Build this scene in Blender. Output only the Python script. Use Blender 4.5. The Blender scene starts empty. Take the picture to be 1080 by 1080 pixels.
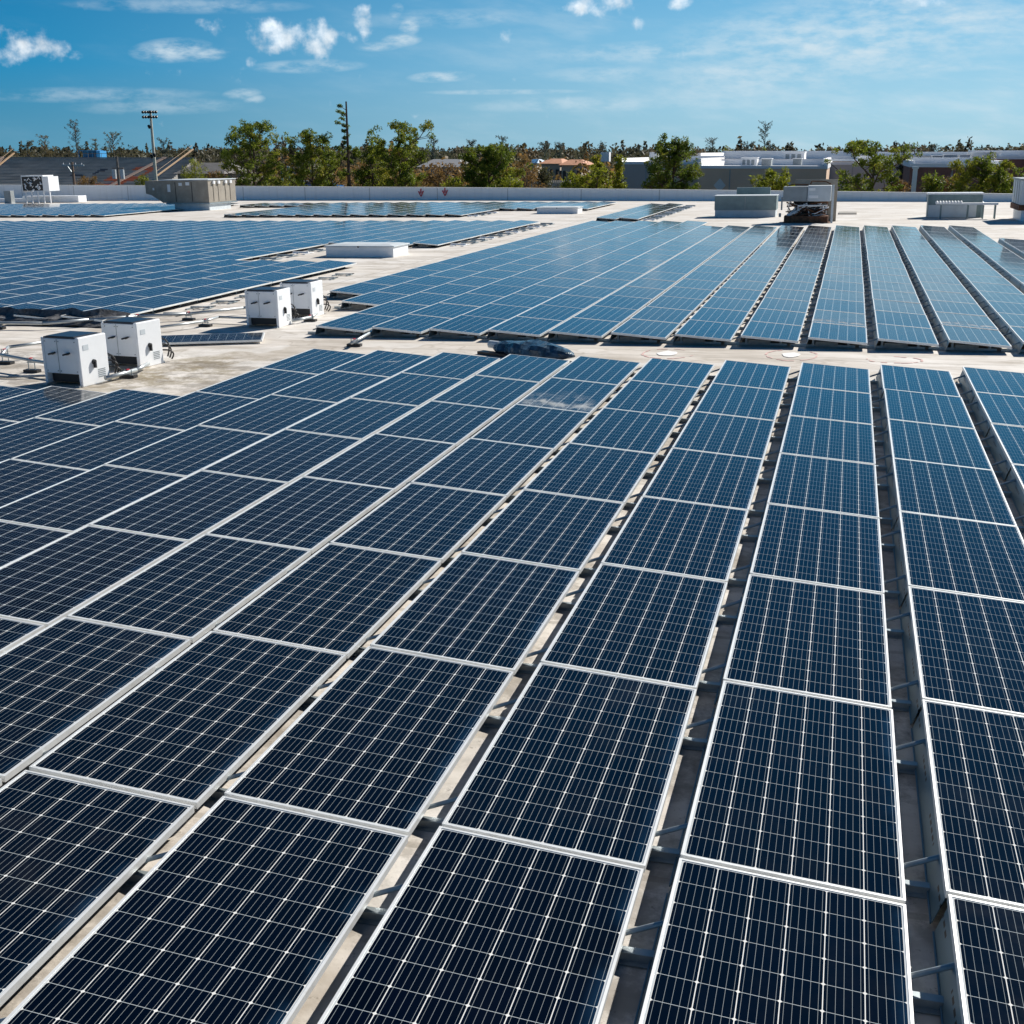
import bpy, math, random
from mathutils import Matrix, Vector, noise
R = math.radians
random.seed(7)
scene = bpy.context.scene
col = scene.collection

# ---------------------------------------------------------------- camera
CAM = Vector((-1.78455, -18.66533, 3.05238))
CR = Vector((0.964643, 0.263561, 0.0))
CU = Vector((-0.0760994, 0.278527, 0.957409))
CF = Vector((-0.252335, 0.923557, -0.288736))
FPX = 1265.0
cd = bpy.data.cameras.new('camera')
cam = bpy.data.objects.new('camera', cd)
col.objects.link(cam)
cm = Matrix.Identity(4)
for i in range(3):
    cm[i][0] = CR[i]; cm[i][1] = CU[i]; cm[i][2] = -CF[i]; cm[i][3] = CAM[i]
cam.matrix_world = cm
cd.sensor_width = 36; cd.lens = FPX / 1080 * 36
cd.clip_start = 0.1; cd.clip_end = 6000
scene.camera = cam
scene.render.resolution_x = 1024; scene.render.resolution_y = 1024

# ---------------------------------------------------------------- light
SUN_AZ = 29.0      # degrees from +Y towards +X
SUN_EL = 33.0
sun = bpy.data.lights.new('sun', 'SUN'); sun.energy = 5.0; sun.angle = R(0.53); sun.color = (1.0, 0.95, 0.87)
so = bpy.data.objects.new('sun', sun); col.objects.link(so)
sd = Vector((math.sin(R(SUN_AZ)) * math.cos(R(SUN_EL)), math.cos(R(SUN_AZ)) * math.cos(R(SUN_EL)), math.sin(R(SUN_EL))))
so.rotation_euler = sd.to_track_quat('Z', 'Y').to_euler()
vs = scene.view_settings
vs.view_transform = 'Standard'; vs.look = 'None'; vs.gamma = 1; vs.use_curve_mapping = False; vs.exposure = 0.42

world = bpy.data.worlds.new('World'); scene.world = world; world.use_nodes = True

class NT:
    """tiny node helper"""
    def __init__(s, tree): s.t = tree; s.n = tree.nodes; s.l = tree.links
    def new(s, typ, **kw):
        n = s.n.new(typ)
        for k, v in kw.items(): setattr(n, k, v)
        return n
    def put(s, sock, v):
        if isinstance(v, bpy.types.NodeSocket): s.l.new(v, sock)
        else: sock.default_value = v
    def m(s, op, a, b=None, c=None, clamp=False):
        n = s.n.new('ShaderNodeMath'); n.operation = op; n.use_clamp = clamp
        s.put(n.inputs[0], a)
        if b is not None: s.put(n.inputs[1], b)
        if c is not None: s.put(n.inputs[2], c)
        return n.outputs[0]
    def ss(s, x, lo, hi):
        n = s.n.new('ShaderNodeMapRange'); n.interpolation_type = 'SMOOTHSTEP'
        s.put(n.inputs[0], x); n.inputs[1].default_value = lo; n.inputs[2].default_value = hi
        return n.outputs[0]
    def lin(s, x, lo, hi, a=0, b=1):
        n = s.n.new('ShaderNodeMapRange')
        s.put(n.inputs[0], x); n.inputs[1].default_value = lo; n.inputs[2].default_value = hi
        n.inputs[3].default_value = a; n.inputs[4].default_value = b
        return n.outputs[0]
    def mix(s, f, a, b, mode='MIX'):
        n = s.n.new('ShaderNodeMix'); n.data_type = 'RGBA'; n.blend_type = mode
        s.put(n.inputs[0], f)
        s.put(n.inputs[6], a if isinstance(a, bpy.types.NodeSocket) else tuple(a) + (1,) * (4 - len(a)))
        s.put(n.inputs[7], b if isinstance(b, bpy.types.NodeSocket) else tuple(b) + (1,) * (4 - len(b)))
        return n.outputs[2]
    def noise(s, vec, scale, detail=4, rough=.5, dim='3D'):
        n = s.n.new('ShaderNodeTexNoise'); n.noise_dimensions = dim
        if vec is not None: s.l.new(vec, n.inputs['Vector'])
        n.inputs['Scale'].default_value = scale; n.inputs['Detail'].default_value = detail; n.inputs['Roughness'].default_value = rough
        return n.outputs[0]
    def comb(s, x, y, z):
        n = s.n.new('ShaderNodeCombineXYZ')
        for i, v in enumerate((x, y, z)): s.put(n.inputs[i], v)
        return n.outputs[0]
    def sep(s, v):
        n = s.n.new('ShaderNodeSeparateXYZ'); s.l.new(v, n.inputs[0]); return n.outputs

w = NT(world.node_tree); w.n.clear()
sky = w.new('ShaderNodeTexSky'); sky.sky_type = 'NISHITA'; sky.sun_disc = False
sky.sun_elevation = R(SUN_EL); sky.sun_rotation = R(SUN_AZ)
sky.altitude = 0; sky.air_density = 1.0; sky.dust_density = 0.6; sky.ozone_density = 1.6
tc = w.new('ShaderNodeTexCoord')
sx, sy, sz = w.sep(tc.outputs['Generated'])
az = w.m('ARCTAN2', sx, sy)
el = w.m('ARCSINE', sz)
def pix_dir(px, py):
    d = CF + CR * ((px - 540) / FPX) - CU * ((py - 540) / FPX)
    d.normalize()
    return math.atan2(d.x, d.y), math.asin(d.z)
# the sky of the place, clouds laid out by compass direction and height
wv = w.comb(az, el, 0.0)
wn = w.new('ShaderNodeTexNoise'); w.l.new(wv, wn.inputs['Vector']); wn.inputs['Scale'].default_value = 62; wn.inputs['Detail'].default_value = 6; wn.inputs['Roughness'].default_value = .54
puffn = wn.outputs[0]
CUM = [(16, 40, 26, 9, .5), (34, 50, 24, 10, 1.), (18, 58, 28, 8, .7), (228, 28, 14, 6, .7), (285, 33, 22, 13, 1.15), (306, 38, 20, 12, 1.1), (334, 40, 22, 14, 1.15), (284, 51, 12, 5, .8),
       (352, 45, 9, 5, .7), (367, 38, 10, 8, .8), (380, 26, 9, 11, .8), (386, 12, 7, 7, .8), (640, 4, 28, 10, 1.0), (612, 8, 14, 6, .8), (672, 24, 7, 7, .7), (716, 2, 12, 5, .8), (533, 37, 6, 5, .6), (266, 64, 5, 4, .7), (363, 49, 6, 4, .7), (83, 60, 6, 4, .6), (970, 0, 40, 4, .7)]
cum = None
for px, py, rx, ry, k in CUM:
    a0, e0 = pix_dir(px, py)
    dx = w.m('MULTIPLY', w.m('SUBTRACT', az, a0), FPX / rx * 1.1)
    dy = w.m('MULTIPLY', w.m('SUBTRACT', el, e0), FPX / ry * 1.05)
    d2 = w.m('ADD', w.m('MULTIPLY', dx, dx), w.m('MULTIPLY', dy, dy))
    v = w.m('MULTIPLY', w.m('SUBTRACT', 1.0, w.m('MULTIPLY', d2, .5)), k)
    cum = v if cum is None else w.m('MAXIMUM', cum, v)
cum = w.m('MAXIMUM', cum, -0.6)
cumf = w.ss(w.m('ADD', w.m('MULTIPLY', cum, .42), w.m('MULTIPLY', w.m('SUBTRACT', puffn, .5), 1.9)), .04, .85)
# wisps: flat veils torn sideways
WIS = [(182, 53, 42, 12, .8), (218, 57, 24, 8, .7), (325, 70, 60, 7, .6), (255, 99, 20, 6, .6), (268, 105, 12, 5, .6), (432, 28, 12, 12, .8), (424, 42, 22, 7, .8), (400, 49, 26, 5, .7), (418, 12, 8, 8, .6), (465, 81, 36, 6, .7), (530, 97, 90, 3, .5),
       (100, 100, 120, 8, .35), (170, 112, 90, 9, .35), (640, 78, 80, 8, .35), (780, 62, 130, 28, .3), (900, 40, 200, 44, .6), (820, 75, 150, 22, .5), (700, 55, 140, 12, .5), (1020, 20, 90, 12, .5), (620, 110, 150, 8, .35), (1000, 70, 70, 6, .4), (200, 6, 120, 8, .4), (470, 20, 100, 10, .3), (760, 100, 120, 14, .25)]
wis = None
wa = w.comb(w.m('MULTIPLY', az, .35), el, 0.0)
wtear = w.noise(wa, 110, 6, .6)
wfine = w.noise(w.comb(w.m('ADD', w.m('MULTIPLY', az, .3), w.m('MULTIPLY', el, .4)), el, 3.0), 36, 7, .6)
for px, py, rx, ry, k in WIS:
    a0, e0 = pix_dir(px, py)
    dx = w.m('MULTIPLY', w.m('SUBTRACT', az, a0), FPX / rx)
    dy = w.m('MULTIPLY', w.m('SUBTRACT', el, e0), FPX / ry)
    dy = w.m('ADD', dy, w.m('MULTIPLY', dx, -.25))
    v = w.m('MULTIPLY', w.m('SUBTRACT', 1.0, w.m('ADD', w.m('MULTIPLY', dx, dx), w.m('MULTIPLY', dy, dy)), clamp=True), k)
    wis = v if wis is None else w.m('MAXIMUM', wis, v)
wisf = w.m('MULTIPLY', wis, w.ss(wtear, .32, .68))
veil = w.m('MULTIPLY', w.ss(wfine, .42, .72), w.m('MULTIPLY', w.ss(az, -.55, .15), .45))
veil = w.m('ADD', veil, w.m('MULTIPLY', w.ss(wfine, .5, .8), .05))
veil = w.m('MULTIPLY', veil, w.m('SUBTRACT', 1.0, w.ss(el, .10, .19)))
wf = w.m('ADD', wisf, veil, clamp=True)
K = 1 / .09
def ramp(stops):
    """colour by height above the horizon, radians"""
    c = None
    for (e0, c0), (e1, c1) in zip(stops, stops[1:]):
        if c is None: c = w.mix(0.0, tuple(v * K for v in c0), tuple(v * K for v in c0))
        c = w.mix(w.lin(el, e0, e1), c, tuple(v * K for v in c1))
    return c
away = ramp([(0.0, (.060, .225, .345)), (.03, (.030, .20, .345)), (.062, (.0005, .185, .375)), (.15, (.0005, .125, .30)), (.32, (.0005, .06, .165)), (.9, (.0015, .022, .072)), (1.5, (.002, .019, .065))])
toward = ramp([(0.0, (.28, .475, .57)), (.03, (.27, .485, .61)), (.085, (.19, .43, .61)), (.16, (.028, .27, .53)), (.30, (.002, .125, .31)), (.9, (.0015, .028, .09)), (1.5, (.002, .019, .065))])
cs = w.m('COSINE', w.m('SUBTRACT', az, R(SUN_AZ)))
tint = w.mix(w.ss(cs, .36, .98), away, toward)
tint = w.mix(.03, tint, sky.outputs[0])
s1 = w.mix(wf, tint, (5.6, 6.6, 7.2))
shade = w.m('ADD', .55, w.m('MULTIPLY', w.noise(w.comb(az, w.m('ADD', el, .003), 0.0), 70, 5, .5), .9))
cc = w.mix(1.0, (7.8, 8.3, 8.7), w.comb(shade, shade, shade), 'MULTIPLY')
s2 = w.mix(w.m('MULTIPLY', cumf, .93), s1, cc)
bg = w.new('ShaderNodeBackground'); bg.inputs['Strength'].default_value = 0.09
w.l.new(s2, bg.inputs['Color'])
wo = w.new('ShaderNodeOutputWorld'); w.l.new(bg.outputs[0], wo.inputs['Surface'])

# ---------------------------------------------------------------- helpers
# the roof deck drains: its plane leans 0.9 degrees; RF carries roof coordinates into the world
RF = Matrix(((0.9998826, 0.0, -0.0153222, 0), (0.0, 1.0, 0.0002998, 0), (0.0153222, -0.0002999, 0.9998826, 0), (0, 0, 0, 1)))
ROOFZ = -0.21
def at(px, py, Y):
    """point of the world at depth Y seen in that direction of the compass"""
    d = CF + CR * ((px - 540) / FPX) - CU * ((py - 540) / FPX)
    t = (Y - CAM.y) / d.y
    return CAM + d * t

def mat(name, color, rough=.6, metal=0.0, spec=None, var=.0, vscale=3, bump=0.0, bscale=40, dirt=None):
    m = bpy.data.materials.new(name); m.use_nodes = True
    t = NT(m.node_tree); b = m.node_tree.nodes['Principled BSDF']
    b.inputs['Roughness'].default_value = rough; b.inputs['Metallic'].default_value = metal
    if spec is not None: b.inputs['Specular IOR Level'].default_value = spec
    c = tuple(color) + (1,)
    if var or dirt or bump:
        tcn = t.new('ShaderNodeTexCoord'); v = tcn.outputs['Object']
        n = t.noise(v, vscale, 5, .6)
        out = t.mix(t.ss(n, .3, .7), tuple(x * (1 - var) for x in color), tuple(min(1, x * (1 + var)) for x in color))
        if dirt:
            out = t.mix(t.m('MULTIPLY', t.ss(t.noise(v, vscale * 2.3, 6, .7), .5, .75), dirt[1]), out, dirt[0])
        t.l.new(out, b.inputs['Base Color'])
        if bump:
            bn = t.new('ShaderNodeBump'); bn.inputs['Strength'].default_value = bump; bn.inputs['Distance'].default_value = .02
            t.l.new(t.noise(v, bscale, 4, .6), bn.inputs['Height']); t.l.new(bn.outputs[0], b.inputs['Normal'])
    else:
        b.inputs['Base Color'].default_value = c
    return m

def leafmat(name, dark, light, sc=1.2, yellow=None, isl=.5):
    m = bpy.data.materials.new(name); m.use_nodes = True
    t = NT(m.node_tree); b = m.node_tree.nodes['Principled BSDF']
    g = t.new('ShaderNodeNewGeometry')
    oi = t.new('ShaderNodeObjectInfo')
    n = t.noise(g.outputs['Position'], sc, 3, .6)
    c = t.mix(t.ss(n, .35, .68), dark, light)
    if yellow: c = t.mix(t.m('MULTIPLY', t.ss(t.noise(g.outputs['Position'], sc * .45, 2, .5), .5, .72), .8), c, yellow)
    c = t.mix(t.lin(g.outputs['Random Per Island'], 0, 1, 0, isl), c, tuple(x * 1.7 for x in light))
    t.l.new(c, b.inputs['Base Color']); b.inputs['Roughness'].default_value = .6
    b.inputs['Specular IOR Level'].default_value = .25
    tr = t.new('ShaderNodeBsdfTranslucent'); t.l.new(c, tr.inputs['Color'])
    mx = t.new('ShaderNodeMixShader'); mx.inputs[0].default_value = .42
    t.l.new(b.outputs[0], mx.inputs[1]); t.l.new(tr.outputs[0], mx.inputs[2])
    t.l.new(mx.outputs[0], m.node_tree.nodes['Material Output'].inputs['Surface'])
    return m

class MB:
    def __init__(s): s.v = []; s.f = []; s.mi = []; s.uv = {}
    def face(s, pts, mi=0, uv=None):
        i = len(s.v); s.v += [tuple(p) for p in pts]; s.f.append(tuple(range(i, i + len(pts)))); s.mi.append(mi)
        if uv: s.uv[len(s.f) - 1] = uv
    def hexa(s, p, mi=0):
        i = len(s.v); s.v += [tuple(q) for q in p]
        for f in ((0, 3, 2, 1), (4, 5, 6, 7), (0, 1, 5, 4), (1, 2, 6, 5), (2, 3, 7, 6), (3, 0, 4, 7)):
            s.f.append(tuple(i + k for k in f)); s.mi.append(mi)
    def box(s, x0, x1, y0, y1, z0, z1, mi=0):
        s.hexa([(x0, y0, z0), (x1, y0, z0), (x1, y1, z0), (x0, y1, z0), (x0, y0, z1), (x1, y0, z1), (x1, y1, z1), (x0, y1, z1)], mi)
    def tube(s, p0, p1, r0, r1=None, n=8, mi=0, caps=True):
        r1 = r0 if r1 is None else r1
        p0 = Vector(p0); p1 = Vector(p1); d = (p1 - p0)
        if d.length < 1e-6: return
        d.normalize()
        a = d.cross(Vector((0, 0, 1)) if abs(d.z) < .9 else Vector((1, 0, 0))).normalized(); b = d.cross(a)
        i = len(s.v)
        for p, r in ((p0, r0), (p1, r1)):
            for k in range(n):
                t = 2 * math.pi * k / n; s.v.append(tuple(p + a * (r * math.cos(t)) + b * (r * math.sin(t))))
        for k in range(n):
            s.f.append((i + k, i + (k + 1) % n, i + n + (k + 1) % n, i + n + k)); s.mi.append(mi)
        if caps:
            s.f.append(tuple(i + k for k in reversed(range(n)))); s.mi.append(mi)
            s.f.append(tuple(i + n + k for k in range(n))); s.mi.append(mi)
    def path(s, pts, r, n=8, mi=0):
        for a, b in zip(pts, pts[1:]): s.tube(a, b, r, r, n, mi)
    def prism(s, poly, y0, y1, mi=0):
        """poly in x,z extruded along y"""
        n = len(poly); i = len(s.v)
        s.v += [(x, y0, z) for x, z in poly] + [(x, y1, z) for x, z in poly]
        s.f.append(tuple(i + k for k in range(n))); s.mi.append(mi)
        s.f.append(tuple(i + n + k for k in reversed(range(n)))); s.mi.append(mi)
        for k in range(n):
            s.f.append((i + k, i + n + k, i + n + (k + 1) % n, i + (k + 1) % n)); s.mi.append(mi)
    def mesh(s, name, mats):
        me = bpy.data.meshes.new(name); me.from_pydata(s.v, [], s.f)
        for m in (mats if isinstance(mats, (list, tuple)) else [mats]): me.materials.append(m)
        me.polygons.foreach_set('material_index', s.mi)
        if s.uv:
            ul = me.uv_layers.new(name='UVMap')
            for fi, uv in s.uv.items():
                p = me.polygons[fi]
                for k, li in enumerate(p.loop_indices): ul.data[li].uv = uv[k]
        me.update(); return me
    def build(s, name, mats, parent=None, bevel=0, smooth=False):
        me = s.mesh(name, mats)
        if smooth: me.polygons.foreach_set('use_smooth', [True] * len(me.polygons))
        o = bpy.data.objects.new(name, me); col.objects.link(o)
        if parent: o.parent = parent
        if bevel:
            b = o.modifiers.new('bevel', 'BEVEL'); b.width = bevel; b.segments = 2; b.limit_method = 'ANGLE'
        return o

def tag(o, label=None, cat=None, group=None, kind=None):
    if label: o['label'] = label
    if cat: o['category'] = cat
    if group: o['group'] = group
    if kind: o['kind'] = kind
    return o
def thing(name, label, cat, loc=(0, 0, 0), rz=0.0, group=None, roof=False):
    o = bpy.data.objects.new(name, None); o.empty_display_size = .2; col.objects.link(o)
    m = Matrix.Translation(Vector(loc)) @ Matrix.Rotation(rz, 4, 'Z')
    o.matrix_world = (RF @ m) if roof else m
    return tag(o, label, cat, group)
def onroof(o, x, y, z=ROOFZ, rz=0, extra=None):
    m = Matrix.Translation((x, y, z)) @ Matrix.Rotation(rz, 4, 'Z')
    if extra: m = m @ extra
    o.matrix_world = RF @ m
    return o

# ---------------------------------------------------------------- materials
def roof_material():
    m = bpy.data.materials.new('roof_membrane'); m.use_nodes = True
    t = NT(m.node_tree); b = m.node_tree.nodes['Principled BSDF']
    v = t.new('ShaderNodeTexCoord').outputs['Object']
    x, y, z = t.sep(v)
    big = t.noise(v, .22, 5, .6); mid = t.noise(v, 1.3, 6, .65); fine = t.noise(v, 9, 5, .7)
    strk = t.noise(t.comb(t.m('MULTIPLY', x, .25), y, 0.0), 1.6, 5, .65)
    c = t.mix(t.ss(big, .3, .7), (.82, .785, .74), (.68, .62, .55))
    c = t.mix(t.m('MULTIPLY', t.ss(strk, .40, .66), .8), c, (.44, .39, .33))
    c = t.mix(t.m('MULTIPLY', t.ss(mid, .50, .78), .55), c, (.38, .33, .26))
    # brighter, cleaner membrane far out near the parapet
    c = t.mix(t.m('MULTIPLY', t.ss(y, 14, 40), .45), c, (.70, .67, .63))
    # grime round the inverters
    gx = t.m('MULTIPLY', t.m('ADD', x, 12.4), .5); gy = t.m('MULTIPLY', t.m('ADD', y, 1.5), .42)
    g = t.m('SUBTRACT', 1.3, t.m('SQRT', t.m('ADD', t.m('MULTIPLY', gx, gx), t.m('MULTIPLY', gy, gy))), clamp=True)
    c = t.mix(t.m('MULTIPLY', g, t.m('MULTIPLY', t.ss(t.noise(v, 2.4, 7, .75), .42, .6), .8)), c, (.24, .19, .10))
    # tide marks of dried puddles, black grime
    pn = t.noise(v, .55, 3, .5)
    ring = t.m('SUBTRACT', 1.0, t.m('MULTIPLY', t.m('ABSOLUTE', t.m('SUBTRACT', pn, .56)), 60.0), clamp=True)
    c = t.mix(t.m('MULTIPLY', ring, .35), c, (.27, .22, .16))
    c = t.mix(t.m('MULTIPLY', t.ss(pn, .56, .60), .22), c, (.42, .37, .30))
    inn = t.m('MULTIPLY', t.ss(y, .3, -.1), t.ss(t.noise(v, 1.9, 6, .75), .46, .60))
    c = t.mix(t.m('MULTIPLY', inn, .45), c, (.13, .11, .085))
    pat = t.ss(t.noise(t.comb(x, y, 9.0), .8, 2, .4), .60, .63)
    c = t.mix(t.m('MULTIPLY', pat, .4), c, (.80, .78, .75))
    # membrane seams
    def seam(co, pitch, wd):
        f = t.m('ABSOLUTE', t.m('SUBTRACT', t.m('FRACT', t.m('DIVIDE', co, pitch)), .5))
        return t.m('LESS_THAN', f, wd / pitch)
    sm = t.m('MAXIMUM', seam(t.m('ADD', y, t.m('MULTIPLY', mid, .03)), 3.05, .025), seam(x, 30.5, .03))
    c = t.mix(t.m('MULTIPLY', sm, .45), c, (.30, .27, .23))
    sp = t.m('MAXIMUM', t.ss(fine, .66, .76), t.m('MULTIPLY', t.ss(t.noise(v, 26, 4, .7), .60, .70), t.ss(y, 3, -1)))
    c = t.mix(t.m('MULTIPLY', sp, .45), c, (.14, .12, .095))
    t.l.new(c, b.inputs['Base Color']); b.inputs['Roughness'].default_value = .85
    b.inputs['Specular IOR Level'].default_value = .2
    bn = t.new('ShaderNodeBump'); bn.inputs['Strength'].default_value = .35; bn.inputs['Distance'].default_value = .02
    t.l.new(t.noise(v, 4, 6, .7), bn.inputs['Height']); t.l.new(bn.outputs[0], b.inputs['Normal'])
    return m
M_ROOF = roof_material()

GW, GL = .974, 1.938
def cell_material(name, smear=0):
    m = bpy.data.materials.new(name); m.use_nodes = True
    t = NT(m.node_tree); b = m.node_tree.nodes['Principled BSDF']
    uv = t.new('ShaderNodeUVMap').outputs[0]
    u, v, _ = t.sep(uv)
    oi = t.new('ShaderNodeObjectInfo').outputs['Random']
    px, py = .1588, .1597
    mx = (GW - 6 * px) / 2; my = (GL - 12 * py) / 2
    X = t.m('DIVIDE', t.m('SUBTRACT', t.m('MULTIPLY', u, GW), mx), px)
    Y = t.m('DIVIDE', t.m('SUBTRACT', t.m('MULTIPLY', v, GL), my), py)
    fx = t.m('FRACT', X); fy = t.m('FRACT', Y)
    ax = t.m('MULTIPLY', t.m('ABSOLUTE', t.m('SUBTRACT', fx, .5)), 2)
    ay = t.m('MULTIPLY', t.m('ABSOLUTE', t.m('SUBTRACT', fy, .5)), 2)
    gx = t.m('GREATER_THAN', ax, 1 - .026); gy = t.m('GREATER_THAN', ay, 1 - .017)
    cr = t.m('GREATER_THAN', t.m('ADD', ax, ay), 2 - .125)
    inx = t.m('MULTIPLY', t.m('GREATER_THAN', X, 0.0), t.m('LESS_THAN', X, 6.0))
    iny = t.m('MULTIPLY', t.m('GREATER_THAN', Y, 0.0), t.m('LESS_THAN', Y, 12.0))
    ins = t.m('MULTIPLY', inx, iny)
    bus = t.m('LESS_THAN', t.m('ABSOLUTE', t.m('SUBTRACT', t.m('FRACT', t.m('MULTIPLY', fx, 5)), .5)), .026)
    # every cell a shade of its own
    cid = t.comb(t.m('FLOOR', X), t.m('FLOOR', Y), t.m('MULTIPLY', oi, 53.0))
    wn_ = t.new('ShaderNodeTexWhiteNoise'); t.l.new(cid, wn_.inputs[0])
    c = t.mix(wn_.outputs[0], (.0006, .0009, .0035), (.0010, .0018, .0070))
    c = t.mix(t.m('MULTIPLY', oi, .6), c, (.0004, .0032, .0100))
    c = t.mix(bus, c, (.27, .30, .31))
    c = t.mix(gy, c, (.46, .51, .53))
    c = t.mix(t.m('MAXIMUM', gx, cr), c, (.80, .80, .77))
    c = t.mix(ins, (.50, .53, .55), c)
    g = t.new('ShaderNodeNewGeometry').outputs['Position']
    dn = t.noise(g, 2.2, 6, .7)
    c = t.mix(t.m('MULTIPLY', t.ss(dn, .45, .8), t.m('ADD', .003, t.m('MULTIPLY', t.ss(oi, .7, 1.0), .022))), c, (.34, .31, .26))
    edge = t.m('MULTIPLY', t.ss(u, .9, 1.0), t.m('MULTIPLY', t.ss(t.noise(g, 3.2, 3, .5), .35, .7), .10))
    c = t.mix(edge, c, (.05, .22, .5))
    vo = t.new('ShaderNodeTexVoronoi'); vo.inputs['Scale'].default_value = 1.15; t.l.new(g, vo.inputs['Vector'])
    drop = t.m('MULTIPLY', t.m('LESS_THAN', t.m('ADD', vo.outputs['Distance'], t.m('MULTIPLY', t.noise(g, 30, 2), .03)), .032), t.m('GREATER_THAN', t.noise(g, .5, 1), .56))
    c = t.mix(t.m('MULTIPLY', drop, .7), c, (.55, .56, .54))
    rough = t.m('ADD', .055, t.m('MULTIPLY', t.ss(dn, .3, .8), .09))
    if smear:
        sn = t.noise(t.comb(t.m('MULTIPLY', u, 3), t.m('MULTIPLY', v, 2.2), float(smear)), 2.6, 7, .62)
        if smear in (1, 3):     # dried puddle line along the low end
            band = t.m('ABSOLUTE', t.m('SUBTRACT', v, t.m('ADD', .16, t.m('MULTIPLY', t.m('SUBTRACT', t.noise(t.comb(u, 0.0, 5.0), 2.2, 3), .5), .5))))
            f = t.m('SUBTRACT', 1.0, t.m('MULTIPLY', band, 7.0), clamp=True)
            f2 = t.m('MULTIPLY', t.ss(sn, .40, .72), t.ss(v, .75, .1))
            f = t.m('ADD', t.m('MULTIPLY', t.m('MULTIPLY', f, f), t.ss(sn, .25, .6)), t.m('MULTIPLY', f2, .55), clamp=True)
            k = .6 if smear == 1 else .45
        else:                   # a scuff
            d = t.m('ABSOLUTE', t.m('SUBTRACT', t.m('SUBTRACT', v, .55), t.m('MULTIPLY', t.m('SUBTRACT', u, .5), .55)))
            f = t.m('SUBTRACT', 1.0, t.m('MULTIPLY', d, 26.0), clamp=True)
            f = t.m('MULTIPLY', f, t.m('MULTIPLY', t.ss(sn, .38, .6), t.m('MULTIPLY', t.ss(u, .3, .42), t.ss(u, .75, .6))))
            k = .75
        c = t.mix(t.m('MULTIPLY', f, k), c, (.62, .63, .62))
        rough = t.m('ADD', rough, t.m('MULTIPLY', f, .3))
    t.l.new(c, b.inputs['Base Color']); t.l.new(rough, b.inputs['Roughness'])
    b.inputs['IOR'].default_value = 1.36
    bn = t.new('ShaderNodeBump'); bn.inputs['Strength'].default_value = .03; bn.inputs['Distance'].default_value = .01
    t.l.new(t.noise(uv, 3.0, 2), bn.inputs['Height']); t.l.new(bn.outputs[0], b.inputs['Normal'])
    return m
M_CELL = cell_material('monocrystalline_cells')
M_SM1 = cell_material('cells_dusty', 1); M_SM2 = cell_material('cells_scuffed', 2); M_SM3 = cell_material('cells_streaked', 3)
M_ALU = mat('anodised_frame', (.84, .85, .84), .40, .30, var=.06, vscale=6, dirt=((.42, .38, .30), .25))
M_GALV = mat('galvanised_steel', (.36, .41, .43), .45, .55, var=.15, vscale=9)
def deflector_mat():
    m = mat('slotted_steel', (.24, .33, .38), .42, .45)
    t = NT(m.node_tree); b = m.node_tree.nodes['Principled BSDF']
    x, y, z = t.sep(t.new('ShaderNodeTexCoord').outputs['Object'])
    sl = t.m('MULTIPLY', t.m('LESS_THAN', t.m('ABSOLUTE', t.m('SUBTRACT', t.m('FRACT', t.m('MULTIPLY', y, 14.0)), .5)), .33),
             t.m('LESS_THAN', t.m('ABSOLUTE', t.m('SUBTRACT', z, .115)), .008))
    blk = t.m('MULTIPLY', sl, t.m('LESS_THAN', t.m('ABSOLUTE', t.m('SUBTRACT', t.m('FRACT', t.m('MULTIPLY', y, 1.6)), .5)), .23))
    t.l.new(t.mix(blk, (.15, .25, .31), (.006, .006, .008)), b.inputs['Base Color'])
    return m
M_DEFL = deflector_mat()
M_WHITE = mat('white_powder_coat', (.90, .91, .92), .4, 0, var=.02, vscale=4, dirt=((.68, .66, .62), .12))
M_BLACK = mat('black_plastic', (.02, .02, .022), .45)
M_DKBLUE = mat('dark_top_sheet', (.018, .03, .05), .35)
def parapet_mat():
    m = mat('white_parapet_paint', (.84, .85, .86), .7)
    t = NT(m.node_tree); b = m.node_tree.nodes['Principled BSDF']; v = t.new('ShaderNodeTexCoord').outputs['Object']
    x, y, z = t.sep(v)
    st = t.noise(t.comb(t.m('MULTIPLY', x, 2.2), 0.0, t.m('MULTIPLY', z, .25)), 1.0, 5, .65)
    c = t.mix(t.m('MULTIPLY', t.ss(st, .45, .72), .35), (.93, .935, .94), (.70, .69, .66))
    c = t.mix(t.m('MULTIPLY', t.ss(t.noise(v, .3, 3), .4, .7), .2), c, (.68, .70, .72))
    jt = t.m('LESS_THAN', t.m('ABSOLUTE', t.m('SUBTRACT', t.m('FRACT', t.m('DIVIDE', x, 6.1)), .5)), .006)
    t.l.new(t.mix(t.m('MULTIPLY', jt, .6), c, (.35, .35, .34)), b.inputs['Base Color']); return m
M_PAR = parapet_mat()
M_RED = mat('red_paint', (.55, .03, .05), .6)
M_PINK = mat('faded_red_paint', (.70, .46, .42), .8, var=.2, vscale=5)
M_WPAINT = mat('white_patch_paint', (.85, .84, .82), .8, var=.04, vscale=6)
M_RUST = mat('rusty_iron', (.16, .065, .03), .85, var=.5, vscale=6, dirt=((.03, .02, .015), .7))
M_TAN = mat('weathered_tan_metal', (.34, .30, .245), .55, .1, var=.14, vscale=1.6, dirt=((.60, .56, .50), .3))
M_GREY = mat('grey_enamel', (.33, .36, .37), .5, .1, var=.1, vscale=2, dirt=((.2, .17, .13), .25))
M_SLATE = mat('slate_green_metal', (.20, .27, .28), .5, .2, var=.12, vscale=2.5)
M_CURB = mat('pale_blue_curb', (.60, .65, .68), .6, 0, var=.08, vscale=2)
M_CONDUIT = mat('galvanised_conduit', (.45, .48, .49), .4, .5, var=.1, vscale=5)
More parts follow.
